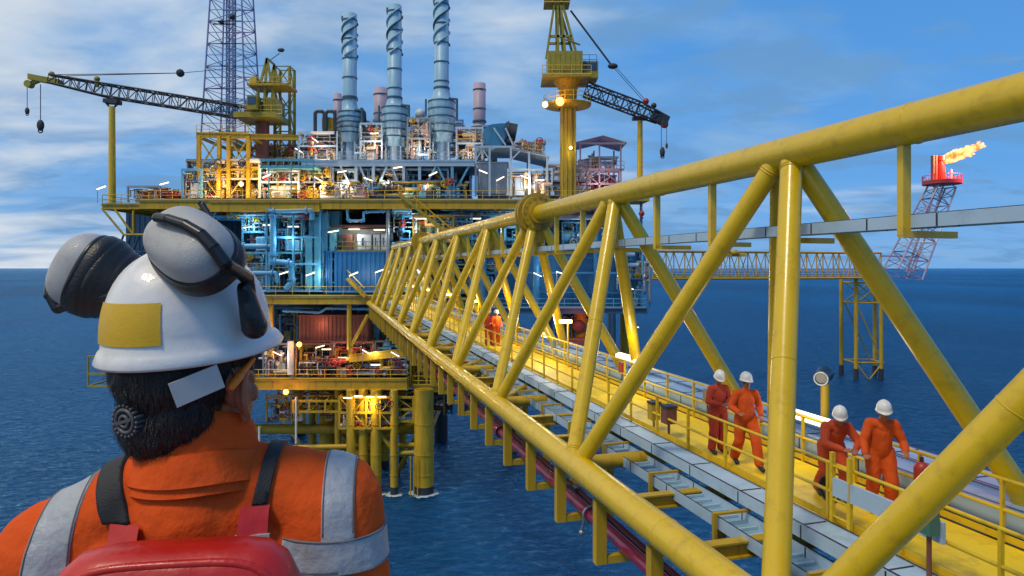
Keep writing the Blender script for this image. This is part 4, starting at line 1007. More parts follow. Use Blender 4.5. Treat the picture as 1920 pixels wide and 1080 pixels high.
ch=MB(); brr=MB(); lattice(ch,brr,W(1098,168,d),W(1195,204,d),1.5,1.5,7,.12,.06); lattice(ch,brr,W(1195,204,d),W(1236,222,d),1.5,1.1,3,.12,.06)
ch.build('boom','steel_dark',t); brr.build('boom_lacing','steel_dark',t)
q=MB(); q.obox(W(1238,222,d),V((.9,0,-.5)),V((0,.5,0)),V((.25,0,.6))); q.ball(W(1226,198,d),.35); q.build('boom_head','steel_dark',t)
q=MB(); q.ball(W(1246,233,d),.5); q.ball(W(1211,190,d),.4); q.build('sheave','red',t)
q=MB(); q.tube(W(1070,20,d),W(1147,123,d),.12,n=6); q.tube(W(1147,123,d),W(1205,188,d),.04,n=5); q.tube(W(1152,123,d),W(1212,190,d),.04,n=5); q.tube(W(1240,235,d),W(1240,280,d),.04,n=5); q.tube(W(1250,235,d),W(1250,272,d),.035,n=5); q.build('ropes','rope',t)
q=MB(); q.ball(W(1149,124,d),(.65,.4,.35)); q.build('rope_block','rope',t)
for X,Y,r in ((1242,285,.42),(1250,273,.2)): q=MB(); q.ball(W(X,Y,d),(r*.8,r*.7,r*1.5)); q.ring(W(X,Y+r*20,d),(0,1,0),r*.5,r*.16,12,6); q.build('hook_block','rope',t)
t=thing('boom_rest','yellow post under the tip of the right crane boom','post',W(1200,372,d+1))
MB().tube(W(1200,372,d+1),W(1200,226,d+1),.43,.33,n=16).build('post','yellow',t); MB().beam(W(1186,222,d+1),W(1214,222,d+1),1.2,.35).build('saddle','steel_dark',t)
MB().box((wx(1145,d),d-1,wz(378,d)),(wx(1215,d),d+4,wz(372,d))).build('base_plate','yellow_old',t)
for q_ in (wx(1160,d),wx(1205,d)): MB().beam((q_,d+1,wz(378,d)),(q_,d+1,wz(470,d)),.3,.3).build('strut','teal',t)
# white scaffold module right
t=thing('scaffold_module','pinkish white open module with pitched roof right of the crane pedestal','module',W(1128,345,88))
cd=88; x0,x1=wx(1085,cd),wx(1170,cd)
for y in (cd,cd+6):
    q=MB()
    for X in (1088,1124,1164): q.beam((wx(X,cd),y,wz(360,cd)),(wx(X,cd),y,wz(268,cd)),.2,.2)
    for Y in (318,345): q.beam((x0,y,wz(Y,cd)),(x1,y,wz(Y,cd)),.2,.25)
    for a,b in ((1090,1122),(1122,1090),(1126,1162),(1162,1126)): q.beam((wx(a,cd),y,wz(318,cd)),(wx(b,cd),y,wz(345,cd)),.1,.1)
    q.build('frame','stack_pink',t)
q=MB(); q.add([(x0-.6,cd-.5,wz(268,cd)),(wx(1130,cd),cd-.5,wz(255,cd)),(x1+.3,cd-.5,wz(268,cd)),(x0-.6,cd+6,wz(268,cd)),(wx(1130,cd),cd+6,wz(255,cd)),(x1+.3,cd+6,wz(268,cd)),
 (x0-.6,cd-.5,wz(269.5,cd)),(wx(1130,cd),cd-.5,wz(256.5,cd)),(x1+.3,cd-.5,wz(269.5,cd)),(x0-.6,cd+6,wz(269.5,cd)),(wx(1130,cd),cd+6,wz(256.5,cd)),(x1+.3,cd+6,wz(269.5,cd))],[(0,1,4,3),(1,2,5,4),(6,9,10,7),(7,10,11,8),(0,6,7,1),(1,7,8,2),(3,4,10,9),(4,5,11,10),(0,3,9,6),(2,8,11,5)]); q.beam((x0,cd-.45,wz(270,cd)),(x1,cd-.45,wz(270,cd)),.15,.25); q.build('roof','stack_pink',t)
rail_mb((x0,cd-.1,wz(318,cd)),(x1,cd-.1,wz(318,cd)),1.1,1,.04).build('railing','pink',t)
skid('pink machinery on the lower floor of the open module right of the crane pedestal',1090,322,1160,358,cd+.5,5,'red','stack_pink',8,3,seed=77,levels=1)
skid('pale machinery on the upper floor of the open module right of the crane pedestal',1090,290,1160,317,cd+.5,5,'warm',None,7,2,seed=78,levels=1)
# stair from the main deck down behind the bridge
t=thing('stairway','yellow steel stair slanting down from the main deck behind the end of the bridge','stairs',W(790,440,FD-1))
for y in (FD-1.3,FD-.1): MB().beam((wx(752),y,wz(366)),(wx(848),y,wz(446)),.1,.36).build('stringer','green_yellow',t)
q=MB()
for i in range(24): k=(i+.5)/24; q.box((wx(752+96*k)-.16,FD-1.2,wz(366+80*k)-.03),(wx(752+96*k)+.16,FD-.2,wz(366+80*k)+.03))
q.build('treads','yellow_old',t)
for y in (FD-1.35,FD-.05): 
    q=MB(); q.tube((wx(752),y,wz(366)+1),(wx(848),y,wz(446)+1),.05,n=8)
    for i in range(7): k=i/6; q.tube((wx(752+96*k),y,wz(366+80*k)),(wx(752+96*k),y,wz(366+80*k)+1),.04,n=6)
    q.build('handrail','yellow_rail',t)
t=thing('stairway','short yellow stair with lamp beside the bright blue wall above the bridge landing','stairs',W(670,552,FD-1))
for y in (FD-1.2,FD-.2): MB().beam((wx(655),y,wz(522)),(wx(688),y,wz(556)),.1,.3).build('stringer','yellow_old',t)
q=MB()
for i in range(9): k=(i+.5)/9; q.box((wx(655+33*k)-.15,FD-1.15,wz(522+34*k)-.03),(wx(655+33*k)+.15,FD-.25,wz(522+34*k)+.03))
q.build('treads','yellow_old',t); MB().tube((wx(655),FD-1.25,wz(522)+1),(wx(688),FD-1.25,wz(556)+1),.05,n=6).build('handrail','yellow_rail',t)
# wellhead style yellow lit clutter around the landing
skid('yellow lit pipework just above the bridge landing behind the first bays',775,405,850,455,FD+1,3,'gold','yellow_old',10,1,seed=55,levels=1,nbox=1)
skid('bright yellow lit stair tower pipework seen through the farthest bays of the bridge',770,470,850,600,FD+4,4,'gold','yellow_old',14,2,seed=56,levels=3,nbox=2)
skid('yellow railings and valves at the landing under the top chord end',860,560,930,620,FD+5,3,'gold','yellow_old',10,1,seed=57,levels=1,nbox=2)
t=thing('heat_exchanger','glowing red round vessel end low behind the bridge to the right','vessel',W(1085,615,82))
q=MB(); q.tube(W(1085,612,82.5),W(1085,612,85),.8,n=24); q.ball(W(1085,612,82.5),(.8,.35,.8),20,10); q.build('shell','brownred',t)
q=MB(); q.box((wx(1065,82),80,wz(650,82)),(wx(1105,82),84,wz(634,82))); q.build('stand','brownred',t)
tag(MB().ball(W(1203,398,60),.36,16,10).tube(W(1203,390,60),W(1203,380,60),.1,n=8).tube(W(1203,407,60),W(1203,414,60),.25,.1,n=10).build('marker_ball','red'),'dark red ball hanging in front of the sky under the top tube','ball')
bpy.data.objects['marker_ball'].location=W(1203,412,82)
# lamps ------------------------------------------------------------------------------------------
LPL=[]
def flu(X,Y,d,ang,label,m='lamp_white',l=1.05,pole=True,e=0,col=(1,.9,.7)):
    p=W(X,Y,d); t=thing('fluorescent_lamp',label,'lamp',p+V((0,0,-.8)))
    a=radians(ang); dx=V((cos(a),0,sin(a)))*l/2
    MB().beam(p-dx,p+dx,.15,.10).build('lens',m,t); MB().beam(p-dx*1.05+V((0,0,.11)),p+dx*1.05+V((0,0,.11)),.24,.07).build('housing','galv',t)
    if pole: MB().tube(p-dx+V((0,.1,.1)),p-dx+V((0,.1,-1.6)),.045,n=6).build('pole','galv',t)
    if e: LPL.append((p+V((0,-1.0,-.5)),e,col))
L1=[(190,352,FD,20,'lamp at the far left corner of the left wing'),(308,344,FD+1,15,'lamp above the earmuff on the left wing'),
(500,330,FD,25,'lamp in front of the cream skid'),(597,336,FD,-30,'lamp at the left end of the stack platform underside'),(641,322,FD+1,10,'lamp under the stack platform beside the gold drum'),
(690,336,FD+2,-20,'lamp under the stack platform between the second and third leg'),(746,314,FD+2,8,'lamp under the stack platform below the second stack'),(812,326,FD+2,25,'lamp under the stack platform just left of the blue V leg'),
(906,322,FD+3,-22,'lamp between the first two canopy posts'),(938,335,FD+3,28,'lamp in front of the dark enclosure under the canopy'),(984,332,FD+3,-22,'lamp between the third and fourth canopy posts'),(1012,338,FD+3,0,'lamp at the right end of the canopy'),
(560,282,84,-30,'lamp in front of the pale clutter left of the first stack'),(590,262,84,-35,'lamp just below the arched vent pipes'),(702,250,84,0,'lamp beside the second stack silencer'),(792,290,84,0,'lamp on the rail under the third stack')]
for X,Y,d,a,lab in L1: flu(X,Y,d,a,'white tube '+lab)
L2=[(463,426,FD+2,5,'nearest the earmuff'),(503,422,FD+1,0,'above the blue pipes'),(550,425,FD+1,0,'left of the ducts'),(625,434,FD+.5,10,'over the brown cabinet'),(664,430,FD+.5,0,'over the white cabinets'),(711,431,FD+.5,0,'at the right of the lit cabin'),(790,410,FD+.5,0,'beside the slanting stair'),(850,388,FD+1,0,'just under the main deck right of the stair'),(892,410,FD+2,0,'above the top chord near the bolted collar'),(868,454,FD+2,20,'seen through the bridge under the hung tray')]
for X,Y,d,a,lab in L2: flu(X,Y,d,a,'level tube lamp under the main deck, '+lab,l=1.25,pole=False)
L3=[(532,512,FD-.1,18,'left of the ducts'),(582,514,FD-.1,18,'in front of the ducts'),(663,514,FD-1,22,'above the short stair by the bright blue wall'),(1008,515,FD+3,-25,'on the blue wall, left of two'),(1052,512,FD+3,-15,'on the blue wall, right of two'),(1165,515,FD+4,20,'at the grey tank group'),(1180,540,FD+4,-20,'below the grey tank group'),(712,508,FD-2,20,'at the last bridge bay'),(770,560,FD-2,0,'inside the second last bridge bay')]
for X,Y,d,a,lab in L3: flu(X,Y,d,a,'white tube lamp above the middle deck, '+lab)
L4=[(600,650,FD+.3,15,'beside the white column'),(687,660,FD,-30,'in front of the dark red engine'),(741,664,FD,-30,'at the right end of the lower deck'),(704,684,FD,0,'low over the lower deck railing'),(612,655,FD+1,0,'over the brown container'),(520,663,FD,-25,'next to the hat brim'),(1190,612,FD+6,-15,'low over the sea right of the bridge')]
for X,Y,d,a,lab in L4: flu(X,Y,d,a,'slanting white tube lamp on the lower deck, '+lab)
L5=[(652,746,FD-1,0,'leftmost'),(672,743,FD-1,0,'second'),(694,744,FD-1,0,'third'),(716,744,FD-1,0,'rightmost')]
for X,Y,d,a,lab in L5: flu(X,Y,d,a,'warm lamp in the yellow frame basket above the conductors, %s of four'%lab,m='lamp_warm',l=.9,pole=False)
def spot(X,Y,d,r,label,m='lamp_orange',e=300,col=(1,.35,.08)):
    p=W(X,Y,d); t=thing('floodlight',label,'floodlight',p); MB().ball(p,r,12,8).build('bulb',m,t); MB().lathe(p+V((0,.05,0)),[(r*.6,r*1.2),(r*1.3,r*.2)],14,axis=(0,1,0)).build('shade','steel_dark',t)
    LPL.append((p+V((0,-.9,-.1)),e,col))
spot(536,735,FD-.6,.30,'orange spotlight on the edge of the lower deck right of the collar')
spot(561,646,FD-.2,.28,'orange spotlight beside the brown container')
spot(511,620,FD-.2,.2,'small orange spotlight at the brim of the helmet')
spot(1050,190,80.4,.50,'strong orange floodlight on the round crane platform',e=240,col=(1,.38,.06))
spot(1022,196,80,.33,'smaller floodlight at the left edge of the round crane platform','lamp_warm',200,(1,.6,.3))
spot(452,345,FD+1.5,.26,'golden floodlight under the radio tower','lamp_warm',350,(1,.6,.2))
spot(1070,277,81.5,.2,'yellow glowing ball put in for the lit ladder patch half way up the crane pedestal','lamp_warm',200,(1,.8,.2))  # added glow imitating a lit patch of ladder, built like the floodlights
for X,Y,d,e,col in ((400,345,78,700,(1,.6,.25)),(480,330,78,700,(1,.6,.25)),(540,345,78,700,(1,.65,.35)),(600,350,79,800,(1,.6,.3)),(650,345,80,500,(1,.75,.5)),(720,345,80,500,(1,.8,.6)),(800,350,80,350,(1,.8,.6)),
  (990,345,81,500,(1,.75,.6)),(385,360,77.5,250,(1,.5,.15)),(440,362,77.5,300,(1,.5,.15)),(1000,360,80,200,(1,.5,.2)),(760,362,79,250,(1,.55,.2)),(595,280,82.5,500,(1,.7,.5)),(700,270,82.5,500,(1,.7,.5)),(785,270,82.5,500,(1,.75,.5)),(880,280,83,300,(1,.7,.5)),(1125,340,86,350,(1,.6,.6)),
  (470,425,78,200,(.6,.9,1)),(540,450,77,300,(.5,.85,1)),(665,440,78.5,250,(1,.95,.8)),(800,425,76.5,250,(1,.6,.2)),(590,515,76.3,200,(.7,.95,1)),(670,515,75,120,(.8,.9,1)),
  (1030,510,80,250,(.6,.85,1)),(1140,530,80,150,(.6,.85,1)),(850,440,79,300,(.6,.85,1)),(770,430,78,300,(.55,.8,1)),(960,430,80,250,(.6,.85,1)),(780,510,78,250,(.6,.85,1)),(1090,430,81,200,(.6,.85,1)),  # includes blue fill lights added only to brighten the dark underdeck
  (640,665,77,300,(1,.55,.3)),(700,660,77,250,(1,.8,.6)),(530,670,77,250,(1,.7,.4)),(690,760,75.5,700,(1,.68,.15)),(820,560,76,500,(1,.75,.2)),(770,520,76,300,(1,.8,.3)),(1085,600,79,500,(1,.12,.03)),(600,610,79,150,(1,.4,.25))):
    LPL.append((W(X,Y,d),e,col))
for p,e,col in LPL:
    l=bpy.data.lights.new('lamp_and_fill_light','POINT'); l.energy=e*(.62 if col[0]>=.95 else .9); l.color=col; l.shadow_soft_size=.35
    o=bpy.data.objects.new('lamp_and_fill_light',l); COL.objects.link(o); o.location=p
# ------------------------------------------------------------------ flare bridge, tower and flare
t=thing('flare_bridge','long level yellow lattice bridge over the sea to the flare tower','bridge',W(1420,523,147))
p0=V((wx(1190,138),138,0)); p1=V((wx(1652,156),156,0)); u=(p1-p0).normalized(); pr=V((u.y,-u.x,0)); n=14; zt,zb=3.45,-2.35
for sgn in (0,1):
    o=-pr*3.2*sgn
    for z in (zt,zb): MB().tube(p0+o+V((0,0,z)),p1+o+V((0,0,z)),.28 if z<0 else .24,n=10).build('chord','yellow_old',t)
    q=MB(); g=MB()
    for i in range(n+1):
        a=p0.lerp(p1,i/n)+o; q.tube(a+V((0,0,zb)),a+V((0,0,zt)),.14,n=6)
        if i<n:
            b=p0.lerp(p1,(i+1)/n)+o; mid=(a+b)/2
            g.tube(a+V((0,0,zt)),mid+V((0,0,zb)),.1,n=6); g.tube(b+V((0,0,zt)),mid+V((0,0,zb)),.1,n=6)
    build_split(q,'post','yellow_old',t); g.build('bracing','green_yellow',t)
MB().obox((p0+p1)/2-pr*1.6+V((0,0,zb+.45)),u*((p1-p0).length/2),pr*1.4,V((0,0,.06))).build('walkway','yellow_floor',t)
rail_mb(p0+V((0,0,zb+.5))+pr*.2,p1+V((0,0,zb+.5))+pr*.2,1.1,2.2,.06).build('railing','yellow_rail',t)
q=MB(); q.ball(W(1378,474,144),(.9,.7,.7)); q.box(tuple(W(1362,481,144)),tuple(W(1394,476,145.5)+V((0,0,.01)))); q.build('top_fitting','yellow_old',t)
# hidden support at the platform end
t2=thing('bridge_support','dark steel support tower of the flare bridge behind the platform','tower',W(1185,523,139)); q=MB()
for X in (1150,1184):
    for y in (139,144): q.tube((wx(X,139),y,zb-.2),(wx(X,139),y,SEA-3),.5,n=10)
q.build('legs','teal_dark',t2)
fd=156.
t=thing('flare_support_tower','yellow four-legged tower standing in the sea under the flare','tower',W(1632,712,fd))
for X,y in ((1605,fd),(1652,fd),(1601,fd+6),(1662,fd+5)):
    x=wx(X,fd); MB().tube((x,y,zb-.3),(x,y,SEA-3),.45,n=12).build('leg','yellow_old',t); MB().tube((x,y,SEA-.5),(x,y,SEA+2.4),.55,n=12).build('tide_sleeve','steel_dark',t)
q=MB()
for Ya,Yb in ((530,568),(568,680)):
    for y in (fd,fd+5.5):
        q.tube((wx(1605,fd),y,wz(Ya,fd)),(wx(1655,fd),y,wz(Yb,fd)),.16,n=6)
        if Ya==530: q.tube((wx(1655,fd),y,wz(Ya,fd)),(wx(1605,fd),y,wz(Yb,fd)),.16,n=6)
q.build('bracing','green_yellow',t); q=MB()
for Y in (530,568,680):
    for y in (fd,fd+5.5): q.tube((wx(1603,fd),y,wz(Y,fd)),(wx(1658,fd),y,wz(Y,fd)),.2,n=6)
    for X in (1604,1656): q.tube((wx(X,fd),fd,wz(Y,fd)),(wx(X,fd),fd+5.5,wz(Y,fd)),.2,n=6)
for a,b in (((1605,680),(1628,712)),((1655,680),(1630,712))): q.tube(W(*a,fd),W(*b,fd),.16,n=6)
q.build('horizontals','yellow_old',t)
t=thing('flare_boom','leaning lattice boom in faded purple and white at the end of the flare bridge','flare boom',W(1695,518,158))
cols=['stack_pink','tower_mauve','white','tower_mauve','stack_pink']
A0,A1=W(1692,514,158),W(1768,346,158)
for i in range(5):
    ch=MB(); brr=MB(); lattice(ch,brr,A0.lerp(A1,i/5),A0.lerp(A1,(i+1)/5),6.2-.45*i,6.2-.45*(i+1),2,.2,.1); ch.build('boom_section',cols[i],t); brr.build('lacing',cols[(i+1)%5],t)
q=MB(); q.beam(W(1652,480,158),W(1722,482,158),.35,.35); q.beam(W(1652,518,158),W(1712,518,158),.35,.35); q.beam(W(1652,480,163),W(1722,482,163),.35,.35); q.beam(W(1652,518,163),W(1712,518,163),.35,.35)
build_split(q,'root_beam','tower_mauve',t)
q=MB(); q.tube(W(1700,510,157),W(1757,345,157),.3,n=10); q.tube(W(1712,510,157),W(1770,345,157),.2,n=10); q.build('gas_pipe','stack_pink',t)
t=thing('flare_tip','red burner tower with a round red platform on top of the leaning boom','flare',W(1765,345,158))
MB().tube(W(1766,346,158),W(1766,339,158),4.1,n=28).build('platform','red',t)
MB().tube(W(1766,341,158),W(1762,302,158),1.0,.85,n=16).tube(W(1763,302,158),W(1763,293,158),1.15,n=16).build('burner','red',t)
for X in (1749,1754): MB().tube(W(X,340,157.5),W(X,292,157.5),.42,n=12).build('pilot_pipe','brownred',t)
MB().tube(W(1784,340,158),W(1784,318,158),.2,n=8).build('pilot_pipe','pink',t)
q=MB()
for i in range(20):
    a=2*pi*i/20; a2=2*pi*(i+1)/20; c=W(1766,339,158); p=c+V((4*cos(a),4*sin(a),0)); p2=c+V((4*cos(a2),4*sin(a2),0)); q.tube(p,p+V((0,0,1.2)),.07,n=5); q.tube(p+V((0,0,1.2)),p2+V((0,0,1.2)),.07,n=5)
q.build('ring_railing','red',t)
# flame
fm=bpy.data.materials.new('flame'); fm.use_nodes=True; nt=fm.node_tree; nt.nodes.clear(); N=nt.nodes.new; L=nt.links.new
o_=N('ShaderNodeOutputMaterial'); e_=N('ShaderNodeEmission'); ms_=N('ShaderNodeMixShader'); tr_=N('ShaderNodeBsdfTransparent'); lw_=N('ShaderNodeLayerWeight'); lw_.inputs[0].default_value=.35; L(lw_.outputs['Facing'],ms_.inputs[0]); L(e_.outputs[0],ms_.inputs[1]); L(tr_.outputs[0],ms_.inputs[2]); L(ms_.outputs[0],o_.inputs[0]); tc_=N('ShaderNodeTexCoord'); nn=N('ShaderNodeTexNoise'); nn.inputs['Scale'].default_value=.55; nn.inputs['Detail'].default_value=4; L(tc_.outputs['Object'],nn.inputs['Vector'])
r_=N('ShaderNodeValToRGB'); r_.color_ramp.elements[0].position=.38; r_.color_ramp.elements[0].color=(1.3,.26,.03,1); r_.color_ramp.elements[1].position=.62; r_.color_ramp.elements[1].color=(3.2,1.7,.55,1); L(nn.outputs['Fac'],r_.inputs[0]); L(r_.outputs[0],e_.inputs[0]); e_.inputs[1].default_value=1.0; MATS['flame']=fm
g=random.Random(4); q=MB(); pts=[(1768,303,.6),(1778,297,1.0),(1789,292,1.25),(1800,289,1.2),(1810,285,1.0),(1820,280,.8),(1830,276,.5),(1842,270,.2)]
for (a,b) in zip(pts,pts[1:]): q.cap(W(a[0],a[1],158),a[2],W(b[0],b[1],158),b[2])
for i in range(34):
    k=g.randrange(0,7); X,Y,r=pts[k]; X+=g.uniform(-3,3); Y+=g.uniform(-5,5); q.cap(W(X,Y,158),r*.38,W(X+g.uniform(7,17),Y-g.uniform(-3,9),158+g.uniform(-1.5,1.5)),.10)
me=remeshed(q,.17,2,.55,1.3); fo=meshobj(me,'flame','flame',None); tag(fo,'orange and yellow gas flame streaming right from the burner','flame')
for X,Y,e_v in ((1812,278,36000),(1830,272,20000)):
    l=bpy.data.lights.new('flame_light','POINT'); l.energy=e_v; l.color=(1,.20,.10); l.shadow_soft_size=1.6; o=bpy.data.objects.new('flame_light',l); COL.objects.link(o); o.location=W(X,Y,154)
# ------------------------------------------------------------------ people
def hand_mb(q, wrist, d, up, side, s=1.0, curl=.5):
    """palm and five fingers: d = pointing direction, up = back of hand, side = thumb side"""
    d=V(d).normalized(); side=V(side); side=(side-d*side.dot(d)).normalized(); up=side.cross(d)
    pal=wrist+d*.045*s
    for k in (-1.5,-.5,.5,1.5): q.cap(wrist+side*(k*.014*s),.016*s,wrist+d*.09*s+side*(k*.019*s),.013*s,8)
    for k,L_ in ((-1.5,.055),(-.5,.070),(.5,.075),(1.5,.068)):
        b=wrist+d*.09*s+side*(k*.019*s); d1=(d*cos(curl*.6)-up*sin(curl*.6)); d2=(d*cos(curl*1.7)-up*sin(curl*1.7))
        m_=b+d1*L_*.55*s; q.cap(b,.0105*s,m_,.0095*s,8); q.cap(m_,.0095*s,m_+d2*L_*.5*s,.008*s,8)
    b=wrist+d*.03*s+side*.028*s; m_=b+(d*.6+side*.8)*.035*s; q.cap(b,.013*s,m_,.0115*s,8); q.cap(m_,.0115*s,m_+(d*.95+side*.2-up*.3)*.032*s,.0095*s,8)
def head_mb(q,c,f,r,u,s=1.0):
    c=V(c); P=lambda a,b,k:c+r*(a*s)+f*(b*s)+u*(k*s)
    q.ball(P(0,-.012,.025),(.076*s,.098*s,.095*s),20,14,(r,f,u))
    q.ball(P(0,.022,-.035),(.060*s,.072*s,.080*s),18,12,(r,f,u))
    q.ball(P(0,.058,-.098),(.028*s,.026*s,.022*s),12,8,(r,f,u))
    q.cap(P(0,.085,.012),.011*s,P(0,.104,-.022),.014*s,10)
    q.ball(P(0,.080,-.058),(.026*s,.014*s,.010*s),12,8,(r,f,u))
    for k in (-1,1):
        q.ball(P(.076*k,-.002,-.005),(.010*s,.022*s,.034*s),12,10,(r,f,u)); q.ball(P(.083*k,-.010,.004),(.006*s,.019*s,.026*s),12,8,(r,f,u))
        q.ball(P(.032*k,.070,.030),(.024*s,.014*s,.012*s),10,6,(r,f,u))
def helmet_parts(root,c,f,r,u,s=1.0,name='helmet',ruler=None):
    c=V(c); P=lambda a,b,k:c+r*(a*s)+f*(b*s)+u*(k*s); rows=[]; n=56
    def ringp(a,b,k,pk=0): return [P(a*sin(t), b*cos(t)+pk*max(0,cos(t))**3, k) for t in [2*pi*i/n for i in range(n)]]
    rows.append(ringp(.108,.128,-.006,.022)); rows.append(ringp(.117,.139,-.014,.030)); rows.append(ringp(.119,.141,-.010,.030)); rows.append(ringp(.114,.134,.004,.02))
    for i in range(0,15):
        t=i/14*pi/2; k=sin(t)**.92*.142; w_=cos(t)**.80
        rows.append([P(.108*w_*sin(a), .130*w_*cos(a)*(1), .010+k+ .006*math.exp(-(sin(a)*w_*.108/.018)**2)*min(1,i/5)) for a in [2*pi*j/n for j in range(n)]])
    q=MB(); q.grid(rows,close=True); h=q.build(name,'helmet_white',root,local=True); return h
def person(label,loc,yaw,pose,mcl='orange_cloth',scale=1.0,group=None):
    root=thing('person',label,'person',loc,group,yaw); J={k:V(v)*scale for k,v in pose.items()}
    z=V((0,0,1)); f=V(pose['face']).normalized(); r=f.cross(z).normalized(); u=r.cross(f)
    body=MB(); hc=J['head']; head_mb(body,hc,f,r,u,scale)
    s=scale
    body.cap(J['neck'],.055*s,hc-u*.05,.052*s); body.cap(J['chest'],.12*s,J['neck']-z*.06,.07*s); body.cap(J['pelvis'],.12*s,J['chest'],.12*s)
    for k in 'LR':
        body.cap(J['neck']-z*.05,.05*s,J['sh'+k],.055*s); body.cap(J['sh'+k],.052*s,J['el'+k],.04*s); body.cap(J['el'+k],.04*s,J['wr'+k],.026*s)
        body.cap(J['hip'+k],.09*s,J['kn'+k],.058*s); body.cap(J['kn'+k],.056*s,J['an'+k],.036*s); body.cap(J['an'+k],.036*s,J['toe'+k],.03*s)
        body.cap(J['pelvis'],.11*s,J['hip'+k],.09*s)
        d=(J['wr'+k]-J['el'+k]).normalized(); sd=V((-1 if k=='R' else 1,0.4,0)); hand_mb(body,J['wr'+k],d,z,sd,s*1.03,.6)
    meshobj(remeshed(body,.0085,3),'body','skin',root)
    cl=MB(); cl.cap(J['neck']-z*.035*s,.075*s,J['neck']+z*.0,.068*s); cl.ball(J['chest'],(.170*s,.135*s,.20*s),20,14); cl.cap(J['chest'],.15*s,J['neck']-z*.09,.09*s)
    cl.cap(J['pelvis'],.165*s,J['chest'],.160*s,18)
    for k in 'LR':
        cl.cap(J['neck']-z*.06,.07*s,J['sh'+k],.080*s); cl.cap(J['sh'+k],.080*s,J['el'+k],.062*s); cl.cap(J['el'+k],.062*s,J['wr'+k]-(J['wr'+k]-J['el'+k])*.06,.048*s)
        cl.cap(J['pelvis'],.13*s,J['hip'+k],.115*s); cl.cap(J['hip'+k],.122*s,J['kn'+k],.096*s); cl.cap(J['kn'+k],.096*s,J['an'+k]+z*.02,.086*s)
    meshobj(remeshed(cl,.014,2,.016*s,9),'coverall',mcl,root)
    for k in 'LR':
        b=MB(); b.cap(J['an'+k]+z*.06*s,.055*s,J['an'+k],.058*s); b.cap(J['an'+k]-z*.035*s,.048*s,J['toe'+k],.045*s); meshobj(remeshed(b,.012,2),'boot','boot',root)
    ha=MB(); ha.ball(hc+u*.03*s-f*.016*s,(.083*s,.102*s,.090*s),20,12,(r,f,u)); ha.build('hair','hair',root,local=True)
    for k in (-1,1): MB().ball(hc+r*(.031*k*s)+f*.079*s+u*.018*s,(.013*s,.008*s,.008*s),10,6,(r,f,u)).build('eye','eye',root,local=True)
    helmet_parts(root,hc+u*.055*s,f,r,u,s)
    # reflective bands on the arms are too blurred to see in the photo; a belt line is visible
    return root
def std(face=(0,1,-.15),lean=0,**kw):
    p=dict(face=face,head=(0,.02+lean*1.0,1.60),neck=(0,0+lean*.85,1.46),chest=(0,-.01+lean*.6,1.25),pelvis=(0,0,.98),shL=(-.168,lean*.8,1.385),shR=(.168,lean*.8,1.385),
      elL=(-.235,.0+lean*.8,1.11),elR=(.235,.0+lean*.8,1.11),wrL=(-.22,.2+lean,1.02),wrR=(.22,.2+lean,1.02),hipL=(-.095,0,.92),hipR=(.095,0,.92),
      knL=(-.11,.05,.50),knR=(.11,.05,.50),anL=(-.12,-.02,.10),anR=(.12,-.02,.10),toeL=(-.14,.15,.05),toeR=(.14,.15,.05))
    p.update(kw); return p
U_=B(1,0,0)-B(0,0,0); yaw_u=math.atan2(U_.y,U_.x)-pi/2          # yaw that faces along the bridge, away from the camera
def at_px(X,c): return B(S_at(X,c),c,-3.90)
# A: head bowed towards the clipboard, arms in front
person('worker in dark red coverall, head bowed, left of the pair beyond the vertical post',at_px(1345,7.95),yaw_u+radians(178),
   std(face=(.25,1,-.55),lean=.05,elL=(-.26,.06,1.12),elR=(.26,.06,1.12),wrL=(-.07,.30,1.13),wrR=(.09,.30,1.10),anL=(-.1,.0,.10),toeL=(-.12,.17,.05)),'orange_dark',.97)
person('worker in bright orange coverall walking, right of the pair beyond the vertical post',at_px(1398,7.95),yaw_u+radians(165),
   std(face=(-.2,1,-.1),elL=(-.28,-.04,1.13),wrL=(-.24,.14,1.0),elR=(.28,0,1.13),wrR=(.2,.18,1.06),knL=(-.12,.22,.53),anL=(-.14,.30,.13),toeL=(-.15,.47,.06),knR=(.11,-.02,.5),anR=(.12,-.25,.12),toeR=(.13,-.09,.05)),'orange_cloth',1.02)
person('worker in orange coverall leaning forward, left of the pair near the pale panels',at_px(1560,8.25),yaw_u+radians(158),
   std(face=(.25,1,-.45),lean=.28,head=(.0,.34,1.43),neck=(0,.25,1.32),chest=(0,.14,1.15),pelvis=(0,-.06,.90),shL=(-.17,.2,1.25),shR=(.17,.2,1.25),elL=(-.32,.28,1.02),elR=(.25,.40,1.02),wrL=(-.2,.48,.96),wrR=(.05,.60,.98),hipL=(-.1,-.05,.88),hipR=(.1,-.05,.88),
   knL=(-.13,.22,.52),anL=(-.13,.16,.10),toeL=(-.14,.34,.05),knR=(.13,.05,.48),anR=(.14,-.25,.11),toeR=(.15,-.08,.05)),'orange_mid',1.0)
person('worker in orange coverall with lowered hand, right of the pair near the pale panels',at_px(1650,8.55),yaw_u+radians(150),
   std(face=(.1,1,-.25),lean=.12,head=(.0,.20,1.57),neck=(0,.14,1.44),elL=(-.30,.1,1.10),wrL=(-.26,.33,1.04),elR=(.28,.16,1.12),wrR=(.30,.38,.98),knL=(-.13,.12,.5),anL=(-.14,.02,.10),toeL=(-.15,.20,.05)),'orange_cloth',1.02)
person('distant worker in dark red coverall on the walkway, left of the small pair',at_px(917,7.9),yaw_u+radians(170),std(elL=(-.26,.05,1.12),wrL=(-.1,.25,1.1)),'orange_dark',1.0)
person('distant worker in orange coverall on the walkway, right of the small pair',at_px(930,8.2),yaw_u+radians(190),std(),'orange_cloth',.98)
